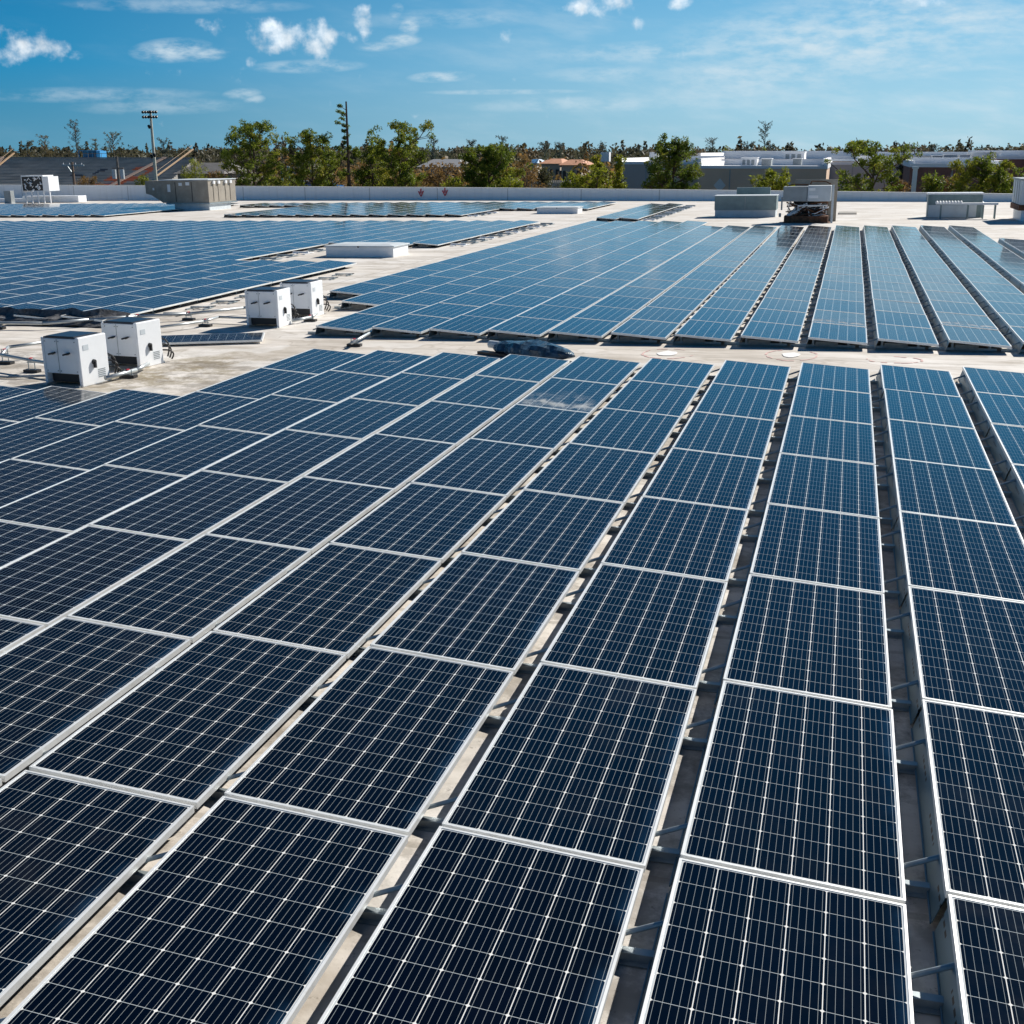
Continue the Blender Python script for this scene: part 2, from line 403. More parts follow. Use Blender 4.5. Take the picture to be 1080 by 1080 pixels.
M_FOIL = mat('crumpled_black_film', (.05, .09, .13), .22, 0, var=.5, vscale=8, bump=1.0, bscale=11)
M_MAT = mat('torn_black_mesh', (.10, .10, .105), .7, 0, var=.5, vscale=9, bump=1.0, bscale=18)
M_CONC = mat('concrete_block', (.38, .36, .33), .9, 0, var=.2, vscale=8, bump=.4, bscale=30)
M_BARK = mat('pine_bark', (.10, .065, .048), .9, var=.3, vscale=3)
M_BARKG = mat('grey_bark', (.19, .17, .15), .9, var=.3, vscale=3)
M_LEAF = leafmat('pine_needles', (.038, .075, .010), (.185, .225, .024), 1.0, (.36, .29, .035))
M_LEAFD = leafmat('deep_green_needles', (.028, .062, .010), (.150, .195, .022), 1.0, (.29, .25, .03))
M_LEAFY = leafmat('yellow_green_leaves', (.08, .11, .012), (.26, .28, .025), 1.4, (.38, .33, .03))
M_BRUSH = leafmat('dead_brown_leaves', (.09, .052, .022), (.24, .145, .05), .9, (.16, .15, .03))
M_GRN2 = leafmat('dull_green_leaves', (.042, .045, .022), (.12, .115, .045), .12, (.19, .125, .06))
M_FARW = leafmat('far_mixed_leaves', (.060, .060, .038), (.105, .100, .060), .05, (.16, .105, .065), .15)
M_BLUEG = leafmat('grey_green_twigs', (.035, .050, .045), (.085, .105, .085), .6)
M_ASH = leafmat('grey_twigs', (.07, .065, .06), (.13, .12, .11), .8)

# ---------------------------------------------------------------- ground, streets, lawns
GZ = -8.0
def plane_obj(name, x0, x1, y0, y1, z, m, kind='structure'):
    b = MB(); b.face([(x0, y0, z), (x1, y0, z), (x1, y1, z), (x0, y1, z)]); return tag(b.build(name, m), kind=kind)
M_GRASS = mat('dry_grass_ground', (.10, .095, .045), .9, var=.35, vscale=.03, dirt=((.22, .18, .11), .6))
g = plane_obj('ground', -3500, 3500, -400, 5500, GZ, M_GRASS)
plane_obj('car_park', -260, 260, 86, 128, GZ + .02, mat('asphalt', (.055, .055, .055), .9, var=.2, vscale=.2))
plane_obj('road', -700, 700, 134, 143, GZ + .03, mat('road_asphalt', (.06, .06, .058), .9, var=.15, vscale=.3))
lw = at(585, 188, 380); plane_obj('lawn', -170, -40, 330, 460, GZ + .02, mat('mown_lawn', (.10, .17, .03), .9, var=.2, vscale=.1))

# ---------------------------------------------------------------- the roof and its parapet
PW = [(-120.0, 86.6), (-30.3, 74.6), (-1.6, 68.4), (24.0, 62.6)]      # foot of the parapet
b = MB()
poly = [(-120, -45)] + [(24, -45)] + [(x, y + .28) for x, y in reversed(PW)]
b.v = [(x, y, ROOFZ) for x, y in poly] + [(x, y, ROOFZ - .5) for x, y in poly]
n = len(poly); b.f = [tuple(range(n)), tuple(reversed(range(n, 2 * n)))] + [(k, k + n, (k + 1) % n + n, (k + 1) % n) for k in range(n)]; b.mi = [0] * len(b.f)
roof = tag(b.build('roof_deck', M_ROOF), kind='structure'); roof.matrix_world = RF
# walls of the building below the deck
b = MB()
bp_ = [(x * .999, y - .3 if y > 0 else y + .3) for x, y in poly]
for k in range(n):
    (x0, y0), (x1, y1) = bp_[k], bp_[(k + 1) % n]
    b.face([(x0, y0, GZ), (x1, y1, GZ), (x1, y1, -.5 + x1 * .0153), (x0, y0, -.5 + x0 * .0153)])
tag(b.build('building_wall', mat('tan_stucco', (.42, .36, .29), .9, var=.08, vscale=.5)), 'tan stucco walls of the building carrying the solar roof', 'wall')

pth = thing('parapet_wall', 'long low white painted parapet wall along the far edge of the roof', 'parapet', (0, 0, 0))
tops = {-120.0: 196.0, -30.3: 197.9, -1.6: 201.5, 24.0: 206.2}
def wpt(x, y, z): return RF @ Vector((x, y, z))
b = MB(); capb = MB()
P3 = []
for x, y in PW:
    p = wpt(x, y, ROOFZ)
    # height of the coping: level ridge, deck falls away beneath it
    P3.append((p, Vector((p.x, p.y, {-120.0: -.34, -30.3: .21, -1.6: .335, 24.0: .36}[x]))))
for (a0, a1), (c0, c1) in zip(P3, P3[1:]):
    th = Vector((.05, .28, 0))
    b.hexa([a0, c0, c0 + th, a0 + th, a1, c1, c1 + th, a1 + th])
    o = Vector((0, -.03, 0)); o2 = Vector((0, .33, 0)); h = Vector((0, 0, .05)); e = Vector((0, 0, .003))
    capb.hexa([a1 + o + e, c1 + o + e, c1 + o2 + e, a1 + o2 + e, a1 + o + h, c1 + o + h, c1 + o2 + h, a1 + o2 + h])
b.build('wall_face', M_PAR, pth); capb.build('coping', mat('pale_coping', (.80, .80, .78), .6, var=.04, vscale=.6), pth)
for px in (444.5, 469.8):       # two red arrows sprayed on the wall
    ab = MB()
    base = at(px, 205, 77.0 - (px - 444) * .012)
    # find wall plane depth at that x
    t_ = (base.x + 120) / (-30.3 + 120) if base.x < -30.3 else 1 + (base.x + 30.3) / 28.7
    yw = 86.6 + (74.6 - 86.6) * min(t_, 1) + (max(t_, 1) - 1) * (68.4 - 74.6)
    p = at(px, 203 - (px - 444) * .03, yw); cx, cz = p.x, p.z; yy = yw - .14
    def q(pts): ab.prism([(cx + a * .72, cz + c * .72) for a, c in pts], yy - .01, yy)
    q([(-.06, .42), (.06, .42), (.07, -.1), (-.07, -.1)])
    q([(-.34, .12), (-.2, .16), (.04, -.42), (-.06, -.42)])
    q([(.36, .16), (.22, .2), (-.03, -.40), (.06, -.44)])
    ao = ab.build('painted_arrow', M_RED, pth)

# faded paint marks on the walkway
def ring_mark(x, y, rx, ry, lab, wht=True, seed=0):
    rnd = random.Random(seed); b = MB(); nn = 26; z = .006
    arc = range(nn - 5)
    for k in arc:
        a0 = 2 * math.pi * k / nn + seed; a1 = 2 * math.pi * (k + 1) / nn + seed; w0 = .02 + rnd.random() * .02
        if rnd.random() < .28: continue
        rx_, ry_ = rx, ry; rx = rx_ * (1 + rnd.uniform(-.05, .05)); ry = ry_ * (1 + rnd.uniform(-.05, .05))
        b.face([(rx * math.cos(a0), ry * math.sin(a0), z), (rx * math.cos(a1), ry * math.sin(a1), z),
                ((rx + w0) * math.cos(a1), (ry + w0 * 1.4) * math.sin(a1), z), ((rx + w0) * math.cos(a0), (ry + w0 * 1.4) * math.sin(a0), z)])
        rx, ry = rx_, ry_
    o = b.build('paint_mark', M_PINK)
    if wht:
        b = MB(); b.face([(.13 * math.cos(t) * (1 + .5 * rnd.random()), .2 * math.sin(t) * (1 + .5 * rnd.random()), z + .003) for t in [k * math.pi / 7 for k in range(14)]])
        b.build('pale_patch', M_WPAINT, o)
    tag(o, lab, 'paint mark', 'paint marks on the walkway'); onroof(o, x, y)
ring_mark(-4.6, 1.75, .42, .5, 'faded pink ring with pale patch on walkway, left of three', seed=1)
ring_mark(-2.55, 1.95, .40, .55, 'faded pink ring round white patch on walkway, middle of three', seed=2)
ring_mark(-.9, 1.75, .42, .3, 'faint red curved line sprayed on walkway, rightmost of three', False, seed=3)

# ---------------------------------------------------------------- solar panels
C = 1.15338; P = 1.98; TL = 0.07938; W = .992; L = 1.951
HZ = -ROOFZ          # high edge above deck
cT, sT = math.cos(TL), math.sin(TL)
OX, OY = W * cT / 2, L / 2            # root sits at the centre of the panel's footprint
def pl(u, v, d):
    """u along the slope from the high edge, v from the far end, d above the glass plane"""
    return (u * cT + d * sT - OX, -v + OY, HZ - u * sT + d * cT)
def slab(b, u0, u1, v0, v1, d0, d1, mi=0):
    b.hexa([pl(u0, v1, d0), pl(u1, v1, d0), pl(u1, v0, d0), pl(u0, v0, d0), pl(u0, v1, d1), pl(u1, v1, d1), pl(u1, v0, d1), pl(u0, v0, d1)], mi)
FT, FL = .038, .0125
def frame_geo(b, mi=0):
    slab(b, 0, FL, 0, L, -FT, 0, mi); slab(b, W - FL, W, 0, L, -FT, 0, mi)
    slab(b, FL, W - FL, 0, FL, -FT, -.0005, mi); slab(b, FL, W - FL, L - FL, L, -FT, -.0005, mi)
def glass_geo(b, mi=0):
    d = -.003; a = FL * .7
    b.face([pl(a, L - a, d), pl(W - a, L - a, d), pl(W - a, a, d), pl(a, a, d)], mi, [(0, 0), (1, 0), (1, 1), (0, 1)])
def deflector_geo(b, mi=0):
    z1 = HZ - FT - .002
    b.hexa([(-.045 - OX, -L + .02 + OY, .025), (-.041 - OX, -L + .02 + OY, .025), (-.041 - OX, OY - .02, .025), (-.045 - OX, OY - .02, .025),
            (.004 - OX, -L + .02 + OY, z1), (.008 - OX, -L + .02 + OY, z1), (.008 - OX, OY - .02, z1), (.004 - OX, OY - .02, z1)], mi)
    b.box(-.052 - OX, -.046 - OX, -L + .02 + OY, OY - .02, .018, .030, mi)
def strut_geo(b, v, mi=0):
    y = OY - v
    b.tube((.03 - OX, y + .02, HZ - .052), (-.215 - OX, y - .03, .075), .0125, .0125, 8, mi)
def rail_geo(b, v, mi=0):
    y = OY - v - .07
    b.box(-.30 - OX, W - .20 - OX, y - .022, y + .022, .004, .045, mi)
    b.box(-.30 - OX, W - .20 - OX, y - .05, y + .05, .003, .008, mi)
    b.box(.06 - OX, .10 - OX, y - .02, y + .02, .045, HZ - FT - .008, mi)
    b.box(W * cT - .33 - OX, W * cT - .29 - OX, y - .02, y + .02, .045, HZ - sT * (W - .29) - FT - .004, mi)
def block_geo(b, v, mi=0):
    y = OY - v + .08
    b.box(.12 - OX, .50 - OX, y - .19, y + .19, .009, .10, mi)
VS = (.42, 1.60)
bf = MB(); frame_geo(bf); me_frame = bf.mesh('frame', M_ALU)
bg_ = MB(); glass_geo(bg_); me_glass = bg_.mesh('glass_sheet', M_CELL)
def glass_variant(m):
    k = MB(); glass_geo(k); return k.mesh('glass_sheet', m)
me_g1, me_g2, me_g3 = glass_variant(M_SM1), glass_variant(M_SM2), glass_variant(M_SM3)
bd = MB(); deflector_geo(bd); me_defl = bd.mesh('wind_deflector', M_DEFL)
me_strut = []; me_rail = []; me_block = []
for v in VS:
    k = MB(); strut_geo(k, v); me_strut.append(k.mesh('strut', M_GALV))
    k = MB(); rail_geo(k, v); me_rail.append(k.mesh('base_rail', M_GALV))
    k = MB(); block_geo(k, v if v < 1 else v - .05); me_block.append(k.mesh('ballast_block', M_CONC))
k = MB(); deflector_geo(k, 0)
for v in VS: strut_geo(k, v); rail_geo(k, v); block_geo(k, v, 1)
me_rack = k.mesh('mounting_rack', [M_GALV, M_CONC])
def part(name, me, parent):
    o = bpy.data.objects.new(name, me); col.objects.link(o); o.parent = parent; return o
def proto_near():
    r = bpy.data.objects.new('solar_panel', None); col.objects.link(r)
    part('frame', me_frame, r); part('glass_sheet', me_glass, r); part('wind_deflector', me_defl, r)
    for i in (0, 1):
        part('strut', me_strut[i], r); part('base_rail', me_rail[i], r); part('ballast_block', me_block[i], r)
    return r
def proto_far():
    r = bpy.data.objects.new('solar_panel', None); col.objects.link(r)
    part('frame', me_frame, r); part('glass_sheet', me_glass, r); part('mounting_rack', me_rack, r)
    return r
# every panel: (array, row, column, x of high edge, y of far end)
PANELS = []
for c in range(-1, 16):
    for r_ in range(2 if c >= 10 else 0, 10):
        PANELS.append(('near', r_, c, -c * C, -r_ * P))
for c in range(-6, 13):
    s = {12: 3, 11: 2}.get(c, 0); e = 19 if c >= 8 else (17 if c > -3 else 13)
    for r_ in range(s, e): PANELS.append(('far', r_, c, -c * C, 2.68 + r_ * P + L))
for c in range(0, 36):
    for r_ in range(0, 19):
        if c < 4 and 7 <= r_ < 11: continue
        PANELS.append(('left', r_, c, -17.6 - c * C, 3.25 + r_ * P + L))
for c in range(0, 13):
    for r_ in range(0, 9): PANELS.append(('rest', r_, c, -23.9 - c * C, 47.8 + r_ * P + L))
for c in range(0, 5):
    for r_ in range(0, 5): PANELS.append(('rest', r_, c, -18.2 - c * C, 55.3 + r_ * P + L))
for c in range(0, 2):
    for r_ in range(0, 9): PANELS.append(('rest', r_, c, -13.1 - c * C, 43.4 + r_ * P + L))
for c in range(0, 22):
    for r_ in range(0, 9): PANELS.append(('rest', r_, c, -47.2 - c * C, 48.3 + r_ * P + L))
for c in range(0, 5):
    for r_ in range(0, 2): PANELS.append(('rest', r_, c, -39.3 - c * C, 61.6 + r_ * P + L))
def shown(x, y):
    """rough size of the panel in the picture"""
    pts = []; 
    for i in range(5):
        for j in range(7):
            p = RF @ Vector((x + W * i / 4, y - L * j / 6, -.08 * i / 4)); d = p - CAM
            z = d.dot(CF)
            if z < .3: continue
            a = 540 + FPX * d.dot(CR) / z; b2 = 540 - FPX * d.dot(CU) / z
            if -2 < a < 1082 and -2 < b2 < 1082: pts.append(z)
    if not pts: return 0
    z = sum(pts) / len(pts)
    return len(pts) / 35 * (CAM.z - ROOFZ) / z ** 3
sized = sorted(((shown(p[3], p[4]), i) for i, p in enumerate(PANELS)), reverse=True)
single = set(i for s, i in sized[:300] if s > 0)
ORD = ['first', 'second', 'third', 'fourth', 'fifth', 'sixth', 'seventh', 'eighth', 'ninth', 'tenth', 'eleventh', 'twelfth', 'thirteenth', 'fourteenth', 'fifteenth', 'sixteenth', 'seventeenth', 'eighteenth', 'nineteenth', 'twentieth']
GRP = {'near': 'solar panels of the near array', 'far': 'solar panels of the array beyond the walkway', 'left': 'solar panels of the left array'}
protoN, protoF = proto_near(), proto_far()
usedN = usedF = False
rnd = random.Random(3)
stuff = MB()
vis_cols = {a: min(PANELS[i][2] for i in single if PANELS[i][0] == a) for a in ('near', 'far', 'left') if any(PANELS[i][0] == a for i in single)}
for i, (arr, rr, cc_, x, y) in enumerate(PANELS):
    jit = Matrix.Rotation(R(rnd.gauss(0, .09) + (-.35 if (arr, rr, cc_) in (('far', 1, 2), ('far', 1, 0)) else 0)), 4, 'X') @ Matrix.Rotation(R(rnd.gauss(0, .11)), 4, 'Y')
    x += rnd.gauss(0, .0025); y += rnd.gauss(0, .002)
    loc = (x + OX, y - OY, ROOFZ)
    if i in single:
        near = arr == 'near'
        if near and not usedN: r = protoN; usedN = True
        elif not near and not usedF: r = protoF; usedF = True
        else:
            src = protoN if near else protoF
            r = src.copy(); col.objects.link(r)
            for ch in src.children:
                k = ch.copy(); col.objects.link(k); k.parent = r
        r.matrix_world = RF @ Matrix.Translation(loc) @ jit
        row = ORD[rr]; cl = ORD[cc_ - vis_cols[arr]] if cc_ - vis_cols[arr] < 20 else 'far left'
        if near: lab = 'solar panel in the near array, %s row from the walkway, %s column from the right' % (row, cl)
        elif arr == 'far': lab = 'solar panel beyond the walkway, %s row back from it, %s column from the right' % (row, cl)
        else: lab = 'solar panel in the left array, %s row from its near edge, %s column from right' % (row, cl)
        var = {('near', 1, 5): (me_g1, 'solar panel with a milky dried puddle across its low end, near array'),
               ('near', 0, 8): (me_g2, 'solar panel with a white scuff on its glass, far edge of near array'),
               ('near', 6, 2): (me_glass, None),
               ('far', 1, 2): (me_g3, 'solar panel with pale water streak, second row beyond the walkway, left one'),
               ('far', 1, 0): (me_g3, 'solar panel with pale water streak, second row beyond the walkway, right one')}.get((arr, rr, cc_))
        if var:
            for ch in r.children:
                if ch.data.name.startswith('glass_sheet'): ch.data = var[0]
            if var[1]: lab = var[1]
        tag(r, lab, 'solar panel', GRP[arr])
    else:
        M4 = Matrix.Translation(loc) @ jit
        k = MB(); frame_geo(k, 0); glass_geo(k, 1)
        deflector_geo(k, 2)
        if arr != 'near':
            for v in VS: block_geo(k, v, 3)
        off = len(stuff.v); foff = len(stuff.f)
        stuff.v += [tuple(M4 @ Vector(p)) for p in k.v]
        stuff.f += [tuple(a + off for a in f) for f in k.f]; stuff.mi += k.mi
        for fi, u in k.uv.items(): stuff.uv[fi + foff] = u
so_ = tag(stuff.build('distant_solar_panels', [M_ALU, M_CELL, M_GALV, M_CONC]), 'remaining small far-off solar panels in rows towards the parapet', 'solar panels', kind='stuff')
so_.matrix_world = RF

# ---------------------------------------------------------------- roof equipment
def inverter(x, y, lab):
    t = thing('inverter_cabinet', lab, 'inverter', (x, y, ROOFZ), R(-7 if y < 0 else 0), 'white inverter cabinets on the roof', roof=True)
    Wd, D, H = .70, .60, .74          # x from 0..W, y 0..D
    b = MB()
    b.box(0, .045, .0, D, .03, H)                 # left side post
    b.box(.045, Wd - .03, .012, D, .19, H - .012)       # front panel block
    b.box(.045, Wd - .03, .30, D, .05, .19)
    hs = b.build('housing', M_WHITE, t, .012)
    b = MB(); b.box(Wd - .028, Wd + .03, -.01, D + .01, .0, H + .012); sc_ = b.build('side_cover', M_WHITE, t, .014)
    b = MB(); b.box(.05, Wd - .05, .012, D - .01, H - .010, H + .012)
    b.box(.09, Wd - .08, .03, D - .04, H + .012, H + .022); b.build('top_sheet', M_DKBLUE, t)
    b = MB(); b.box(.06, Wd - .05, .10, .28, .05, .18); b.build('dark_recess', M_BLACK, t)
    b = MB(); b.tube((.22, .012, .50), (.22, -.03, .50), .018); b.tube((.15, -.03, .485), (.29, -.035, .52), .014); b.build('latch', M_BLACK, hs)
    b = MB(); b.tube((.50, .012, .50), (.50, -.03, .50), .018); b.tube((.43, -.03, .485), (.57, -.035, .52), .014); b.build('latch', M_BLACK, hs)
    b = MB(); X = Wd + .03; b.tube((X, .28, .35), (X + .03, .28, .35), .042, .036, 14); b.box(X + .003, X + .045, .265, .295, .26, .36); b.build('rotary_switch', M_BLACK, sc_)
    for k in range(3):
        b = MB(); y0 = .2 + .15 * k; pts = [(X - .1, D + .02, .42 - .1 * k)]
        for q_ in range(1, 7):
            a = q_ / 6 * 1.45; pts.append((X - .1 + .10 * math.sin(a * 2) + .04 * k, D + .04 + .18 * math.sin(a), (.42 - .1 * k) * math.cos(a * .95)))
        b.path(pts, .014, 6); b.build('cable', M_BLACK, t)
    b = MB(); b.box(.30, .305, .004, .010, .20, H - .02); b.build('panel_seam', M_GREY, hs)
    for xx, zz in ((.07, .23), (.07, .68), (.27, .23), (.27, .68), (.33, .23), (.33, .68), (.64, .23), (.64, .68)):
        b = MB(); b.tube((xx, .012, zz), (xx, .004, zz), .009, .009, 8); b.build('screw', M_GREY, hs)
    b = MB(); b.box(X + .001, X + .004, .08, .2, .55, .63); b.build('label_plate', M_CURB, sc_)
    for q_ in range(5):
        b = MB(); b.box(X + .001, X + .005, .36, .52, .10 + q_ * .028, .112 + q_ * .028); b.build('vent_slot', M_GREY, sc_)
    for sx_ in (.03, Wd - .04):
        b = MB(); b.box(sx_ - .03, sx_ + .05, -.06, D + .06, .0, .028); b.build('foot_rail', M_GALV, t)
    return t
inverter(-13.56, -2.90, 'white inverter cabinet nearest the camera at left, beside bent conduit')
inverter(-13.62, -1.22, 'white inverter cabinet of the near pair, beside the loose dark panel')
inverter(-13.52, 3.66, 'white inverter cabinet of the far pair, left one')
inverter(-13.50, 5.24, 'white inverter cabinet of the far pair, right one next to the array corner')

def conduit(name, pts, r, lab, supports=(), grp='conduits on the roof'):
    t = thing(name, lab, 'conduit', (pts[0][0], pts[0][1], ROOFZ), 0, grp, roof=True)
    o = Vector((pts[0][0], pts[0][1], 0))
    P_ = [Vector(p) - o for p in pts]
    b = MB()
    for a, c in zip(P_, P_[1:]): b.tube(a, c, r, r, 10)
    b.build('pipe', M_CONDUIT, t, smooth=True)
    for s in supports:
        x, y, z = Vector(s) - o
        b = MB(); b.box(x - .13, x + .13, y - .06, y + .06, .003, .05); b.build('foot', M_BLACK, t)
        b = MB(); b.tube((x - .06, y, .05), (x - .06, y, z + .04), .008); b.tube((x + .06, y, .05), (x + .06, y, z + .04), .008); b.box(x - .08, x + .08, y - .012, y + .012, z - r - .014, z - r - .002)
        b.build('post', M_GALV, t)
        b = MB(); b.box(x - .018, x + .018, y - .03, y + .03, z + r + .002, z + r + .014); b.build('clamp', M_RED, t)
    return t
conduit('conduit', [(-20, 2.45, .13), (-17.6, 2.62, .13), (-16.9, 3.2, .14), (-16.2, 3.9, .14), (-15.3, 4.45, .14), (-14.6, 5.6, .14), (-13.6, 6.5, .14)], .032, 'long galvanised conduit along the near edge of the left array', [(-18.6, 2.54, .13), (-16.2, 3.9, .14), (-15.3, 4.45, .14)])
conduit('conduit', [(-14.9, 2.5, .12), (-14.42, 3.5, .12), (-14.45, 4.2, .12), (-13.5, 4.1, .12)], .026, 'short elbowed conduit running up to the far inverter pair', [(-14.43, 3.6, .12)])
conduit('conduit', [(-13.4, -.9, .26), (-15.3, -.5, .26), (-15.65, -1.0, .24), (-15.3, -1.65, .22), (-14.4, -2.0, .2), (-13.5, -2.35, .2)], .028, 'bent conduit loop left of the nearest inverter cabinet', [(-15.5, -1.3, .22), (-14.5, -1.95, .2)])
conduit('conduit', [(-15.9, -2.3, .035), (-15.2, -2.5, .03), (-14.5, -2.55, .03), (-13.6, -2.3, .05)], .02, 'thin dark cable lying on the roof by the nearest inverter cabinet')
conduit('conduit', [(-12.7, -2.6, .08), (-12.6, -1.9, .09), (-12.75, -1.3, .09)], .034, 'thick grey conduit between the two nearest inverter cabinets', [(-12.62, -2.1, .09)])
conduit('conduit', [(-12.75, 4.2, .08), (-12.55, 4.7, .09), (-12.7, 5.3, .09)], .032, 'thick grey conduit between the two far inverter cabinets', [(-12.58, 4.7, .09)])
conduit('conduit', [(-10.45, 3.0, .10), (-10.25, 1.35, .10)], .03, 'short straight conduit stub on the walkway below the far array', [(-10.3, 1.6, .10)])
# cable clutter along the left array's sunny border
for k in range(9):
    yy = 5.2 + k * 1.15; xx = -16.35 + .02 * k
    t = thing('cable_tray_bracket', 'bracket with cables along the left array border, %s from the near end' % ORD[k], 'bracket', (xx, yy, ROOFZ), 0, 'brackets along the left array border', roof=True)
    b = MB(); b.box(0, .5, -.03, .03, .03, .06); b.box(.0, .05, -.28, .28, .012, .03); b.box(.42, .47, -.22, .22, .012, .03); b.build('bracket_bar', M_GALV, t)
    b = MB(); b.path([(.25, -.35, .03), (.33, -.1, .05), (.3, .2, .03), (.42, .4, .025)], .014, 6); b.build('cable', M_BLACK, t)

# racking left without panels along the borders of the far arrays
for lab, x0, ya, yb in (('bare racking ends along the right border of the left array, far part', -16.5, 26.2, 42.0), ('bare racking ends along the notch border of the left array', -21.1, 18.0, 24.6),
                        ('bare racking ends along the border of the array nearest the parapet', -22.8, 48.6, 54.0), ('bare racking ends right of the two column strip by the vent housing', -12.0, 44.2, 62.5)):
    t = thing('bare_racking', lab, 'racking', (x0, ya, ROOFZ), 0, 'bare racking along array borders', roof=True)
    n_ = int((yb - ya) / 1.3)
    for k in range(n_):
        y0 = k * 1.3
        b = MB(); b.box(0, .62, y0, y0 + .07, .03, .09); b.box(.50, .62, y0 - .3, y0 + .5, .012, .03); b.box(.05, .2, y0 - .25, y0 + .3, .012, .03); b.build('support', M_GALV if k % 3 else M_WHITE, t)

# loose panel lying flat on the walkway
t = thing('loose_panel', 'narrow dark solar panel lying flat and askew on the roof behind the inverters', 'solar panel', (-13.2, 1.55, ROOFZ), R(22), roof=True)
t.matrix_world = t.matrix_world @ Matrix.Translation((0, 0, .05)) @ Matrix.Rotation(R(5), 4, 'X')
b = MB(); b.box(-1.0, 1.0, -.32, .32, .01, .045); b.build('frame', M_ALU, t, .003)
k = MB(); z = .049; k.face([(-.98, -.30, z), (.98, -.30, z), (.98, .30, z), (-.98, .30, z)], 0, [(1, 0), (1, 1), (0, 1), (0, 0)]); k.build('glass_sheet', M_CELL, t)

# crumpled film roll on the walkway
def film_roll():
    t = thing('film_bundle', 'crumpled dark blue plastic film bundle on a black strip beside near array', 'film bundle', (-6.75, .95, ROOFZ), R(-26), roof=True)
    b = MB(); nu, nv = 34, 14
    for i in range(nu + 1):
        s = i / nu; rad = .22 * (math.sin(math.pi * min(1, s * 1.02 + .0)) ** .55) + .03
        for j in range(nv):
            a = 2 * math.pi * j / nv
            nn = noise.noise(Vector((s * 7, math.cos(a) * 1.3, math.sin(a) * 1.3))) * .09 + noise.noise(Vector((s * 22, math.cos(a) * 3, math.sin(a) * 3))) * .035
            rr = rad * (1 + nn * 3)
            b.v.append((s * 1.75 - .9, math.cos(a) * rr * 1.3, max(.012, .10 + math.sin(a) * rr * (.72 if math.sin(a) > 0 else .5))))
    for i in range(nu):
        for j in range(nv):
            b.f.append((i * nv + j, (i + 1) * nv + j, (i + 1) * nv + (j + 1) % nv, i * nv + (j + 1) % nv)); b.mi.append(0)
    b.f.append(tuple(reversed(range(nv)))); b.mi.append(0); b.f.append(tuple(nu * nv + j for j in range(nv))); b.mi.append(0)
    o = b.build('film', M_FOIL, t, smooth=False)
    b = MB(); b.box(-1.05, 1.0, -.30, -.14, .004, .05); b.build('strip', M_BLACK, t)
    b = MB(); b.tube((-1.02, .0, .14), (-.8, .0, .14), .07, .07, 12); b.build('roll_core', M_CURB, t)
film_roll()

# torn black mesh over the corner of the left array
b = MB(); nx_, ny_ = 22, 5
for i in range(nx_ + 1):
    for j in range(ny_ + 1):
        s = i / nx_; q_ = j / ny_
        x = -19.4 + s * 3.1; yb = 3.15 + .35 * q_ * (1 + .8 * noise.noise(Vector((s * 6, 0, 0)))) + max(0, s - .72) * 1.2 * q_
        z = (.03 + .23 * q_) + .05 * noise.noise(Vector((s * 9, q_ * 3, 4))) + (.05 if q_ > .8 else 0) - max(0, s - .8) * .5 * q_
        b.v.append((x, yb - (.12 if q_ < .5 else 0), max(.012, z)))
for i in range(nx_):
    for j in range(ny_):
        a = i * (ny_ + 1) + j; b.f.append((a, a + ny_ + 1, a + ny_ + 2, a + 1)); b.mi.append(0)
o = tag(b.build('torn_mesh', M_MAT), 'torn black mesh hanging over the near corner of the left array', 'mesh sheet'); onroof(o, 0, 0)
o.modifiers.new('solid', 'SOLIDIFY').thickness = .006

def skylight(x, y, w_, d_, h_, lab):
    t = thing('skylight', lab, 'skylight', (x, y, ROOFZ), 0, 'white skylight boxes between the arrays', roof=True)
    b = MB(); b.box(0, w_, 0, d_, 0, h_ * .8); b.build('curb', M_WHITE, t, .01)
    b = MB(); b.box(-.05, w_ + .05, -.05, d_ + .05, h_ * .8 + .003, h_ * .9)
    z0, z1 = h_ * .9, h_
    b.hexa([(0, 0, z0), (w_, 0, z0), (w_, d_, z0), (0, d_, z0), (.25, .3, z1), (w_ - .25, .3, z1), (w_ - .25, d_ - .3, z1), (.25, d_ - .3, z1)])
    dm = b.build('dome', M_CURB, t, .008)
    b = MB(); b.tube((w_ / 2, -.06, h_ * .83), (w_ / 2, -.11, h_ * .83), .03); b.build('catch', M_BLACK, dm)
skylight(-19.28, 20.75, 2.5, 1.5, .43, 'white skylight box in the notch of the left array')
skylight(-19.5, 51.7, 2.45, 1.3, .40, 'far white skylight box near the parapet')

# big tan air handler, far left
t = thing('air_handler', 'large weathered tan air handler with slanted intake hood before the parapet', 'air handler', (-44.1, 57.6, ROOFZ), 0, roof=True)
HH = 2.0
b = MB(); b.box(-3.6, 0, 0, 3.9, .52, HH); casing = b.build('casing', M_TAN, t, .02)
b = MB(); b.prism([(-3.603, HH - .003), (-4.85, HH - .003), (-4.85, 1.15), (-4.45, 1.05), (-3.603, .55)], .05, 3.6); b.build('intake_hood', M_TAN, t)
b = MB(); b.box(-2.75, -.1, .15, 3.2, 0, .42); b.build('curb', M_CURB, t)
b = MB(); b.box(-3.3, .05, -.05, 3.95, .42, .517); b.build('base_flange', M_GALV, t)
b = MB(); b.box(-3.7, .06, -.06, 3.96, HH + .003, HH + .06); b.build('top_cover', M_CURB, t)
for px_ in (-2.5, -1.25):
    b = MB(); b.box(px_ - .02, px_ + .02, -.02, -.002, .6, HH - .1); b.build('panel_seam', M_BLACK, casing)
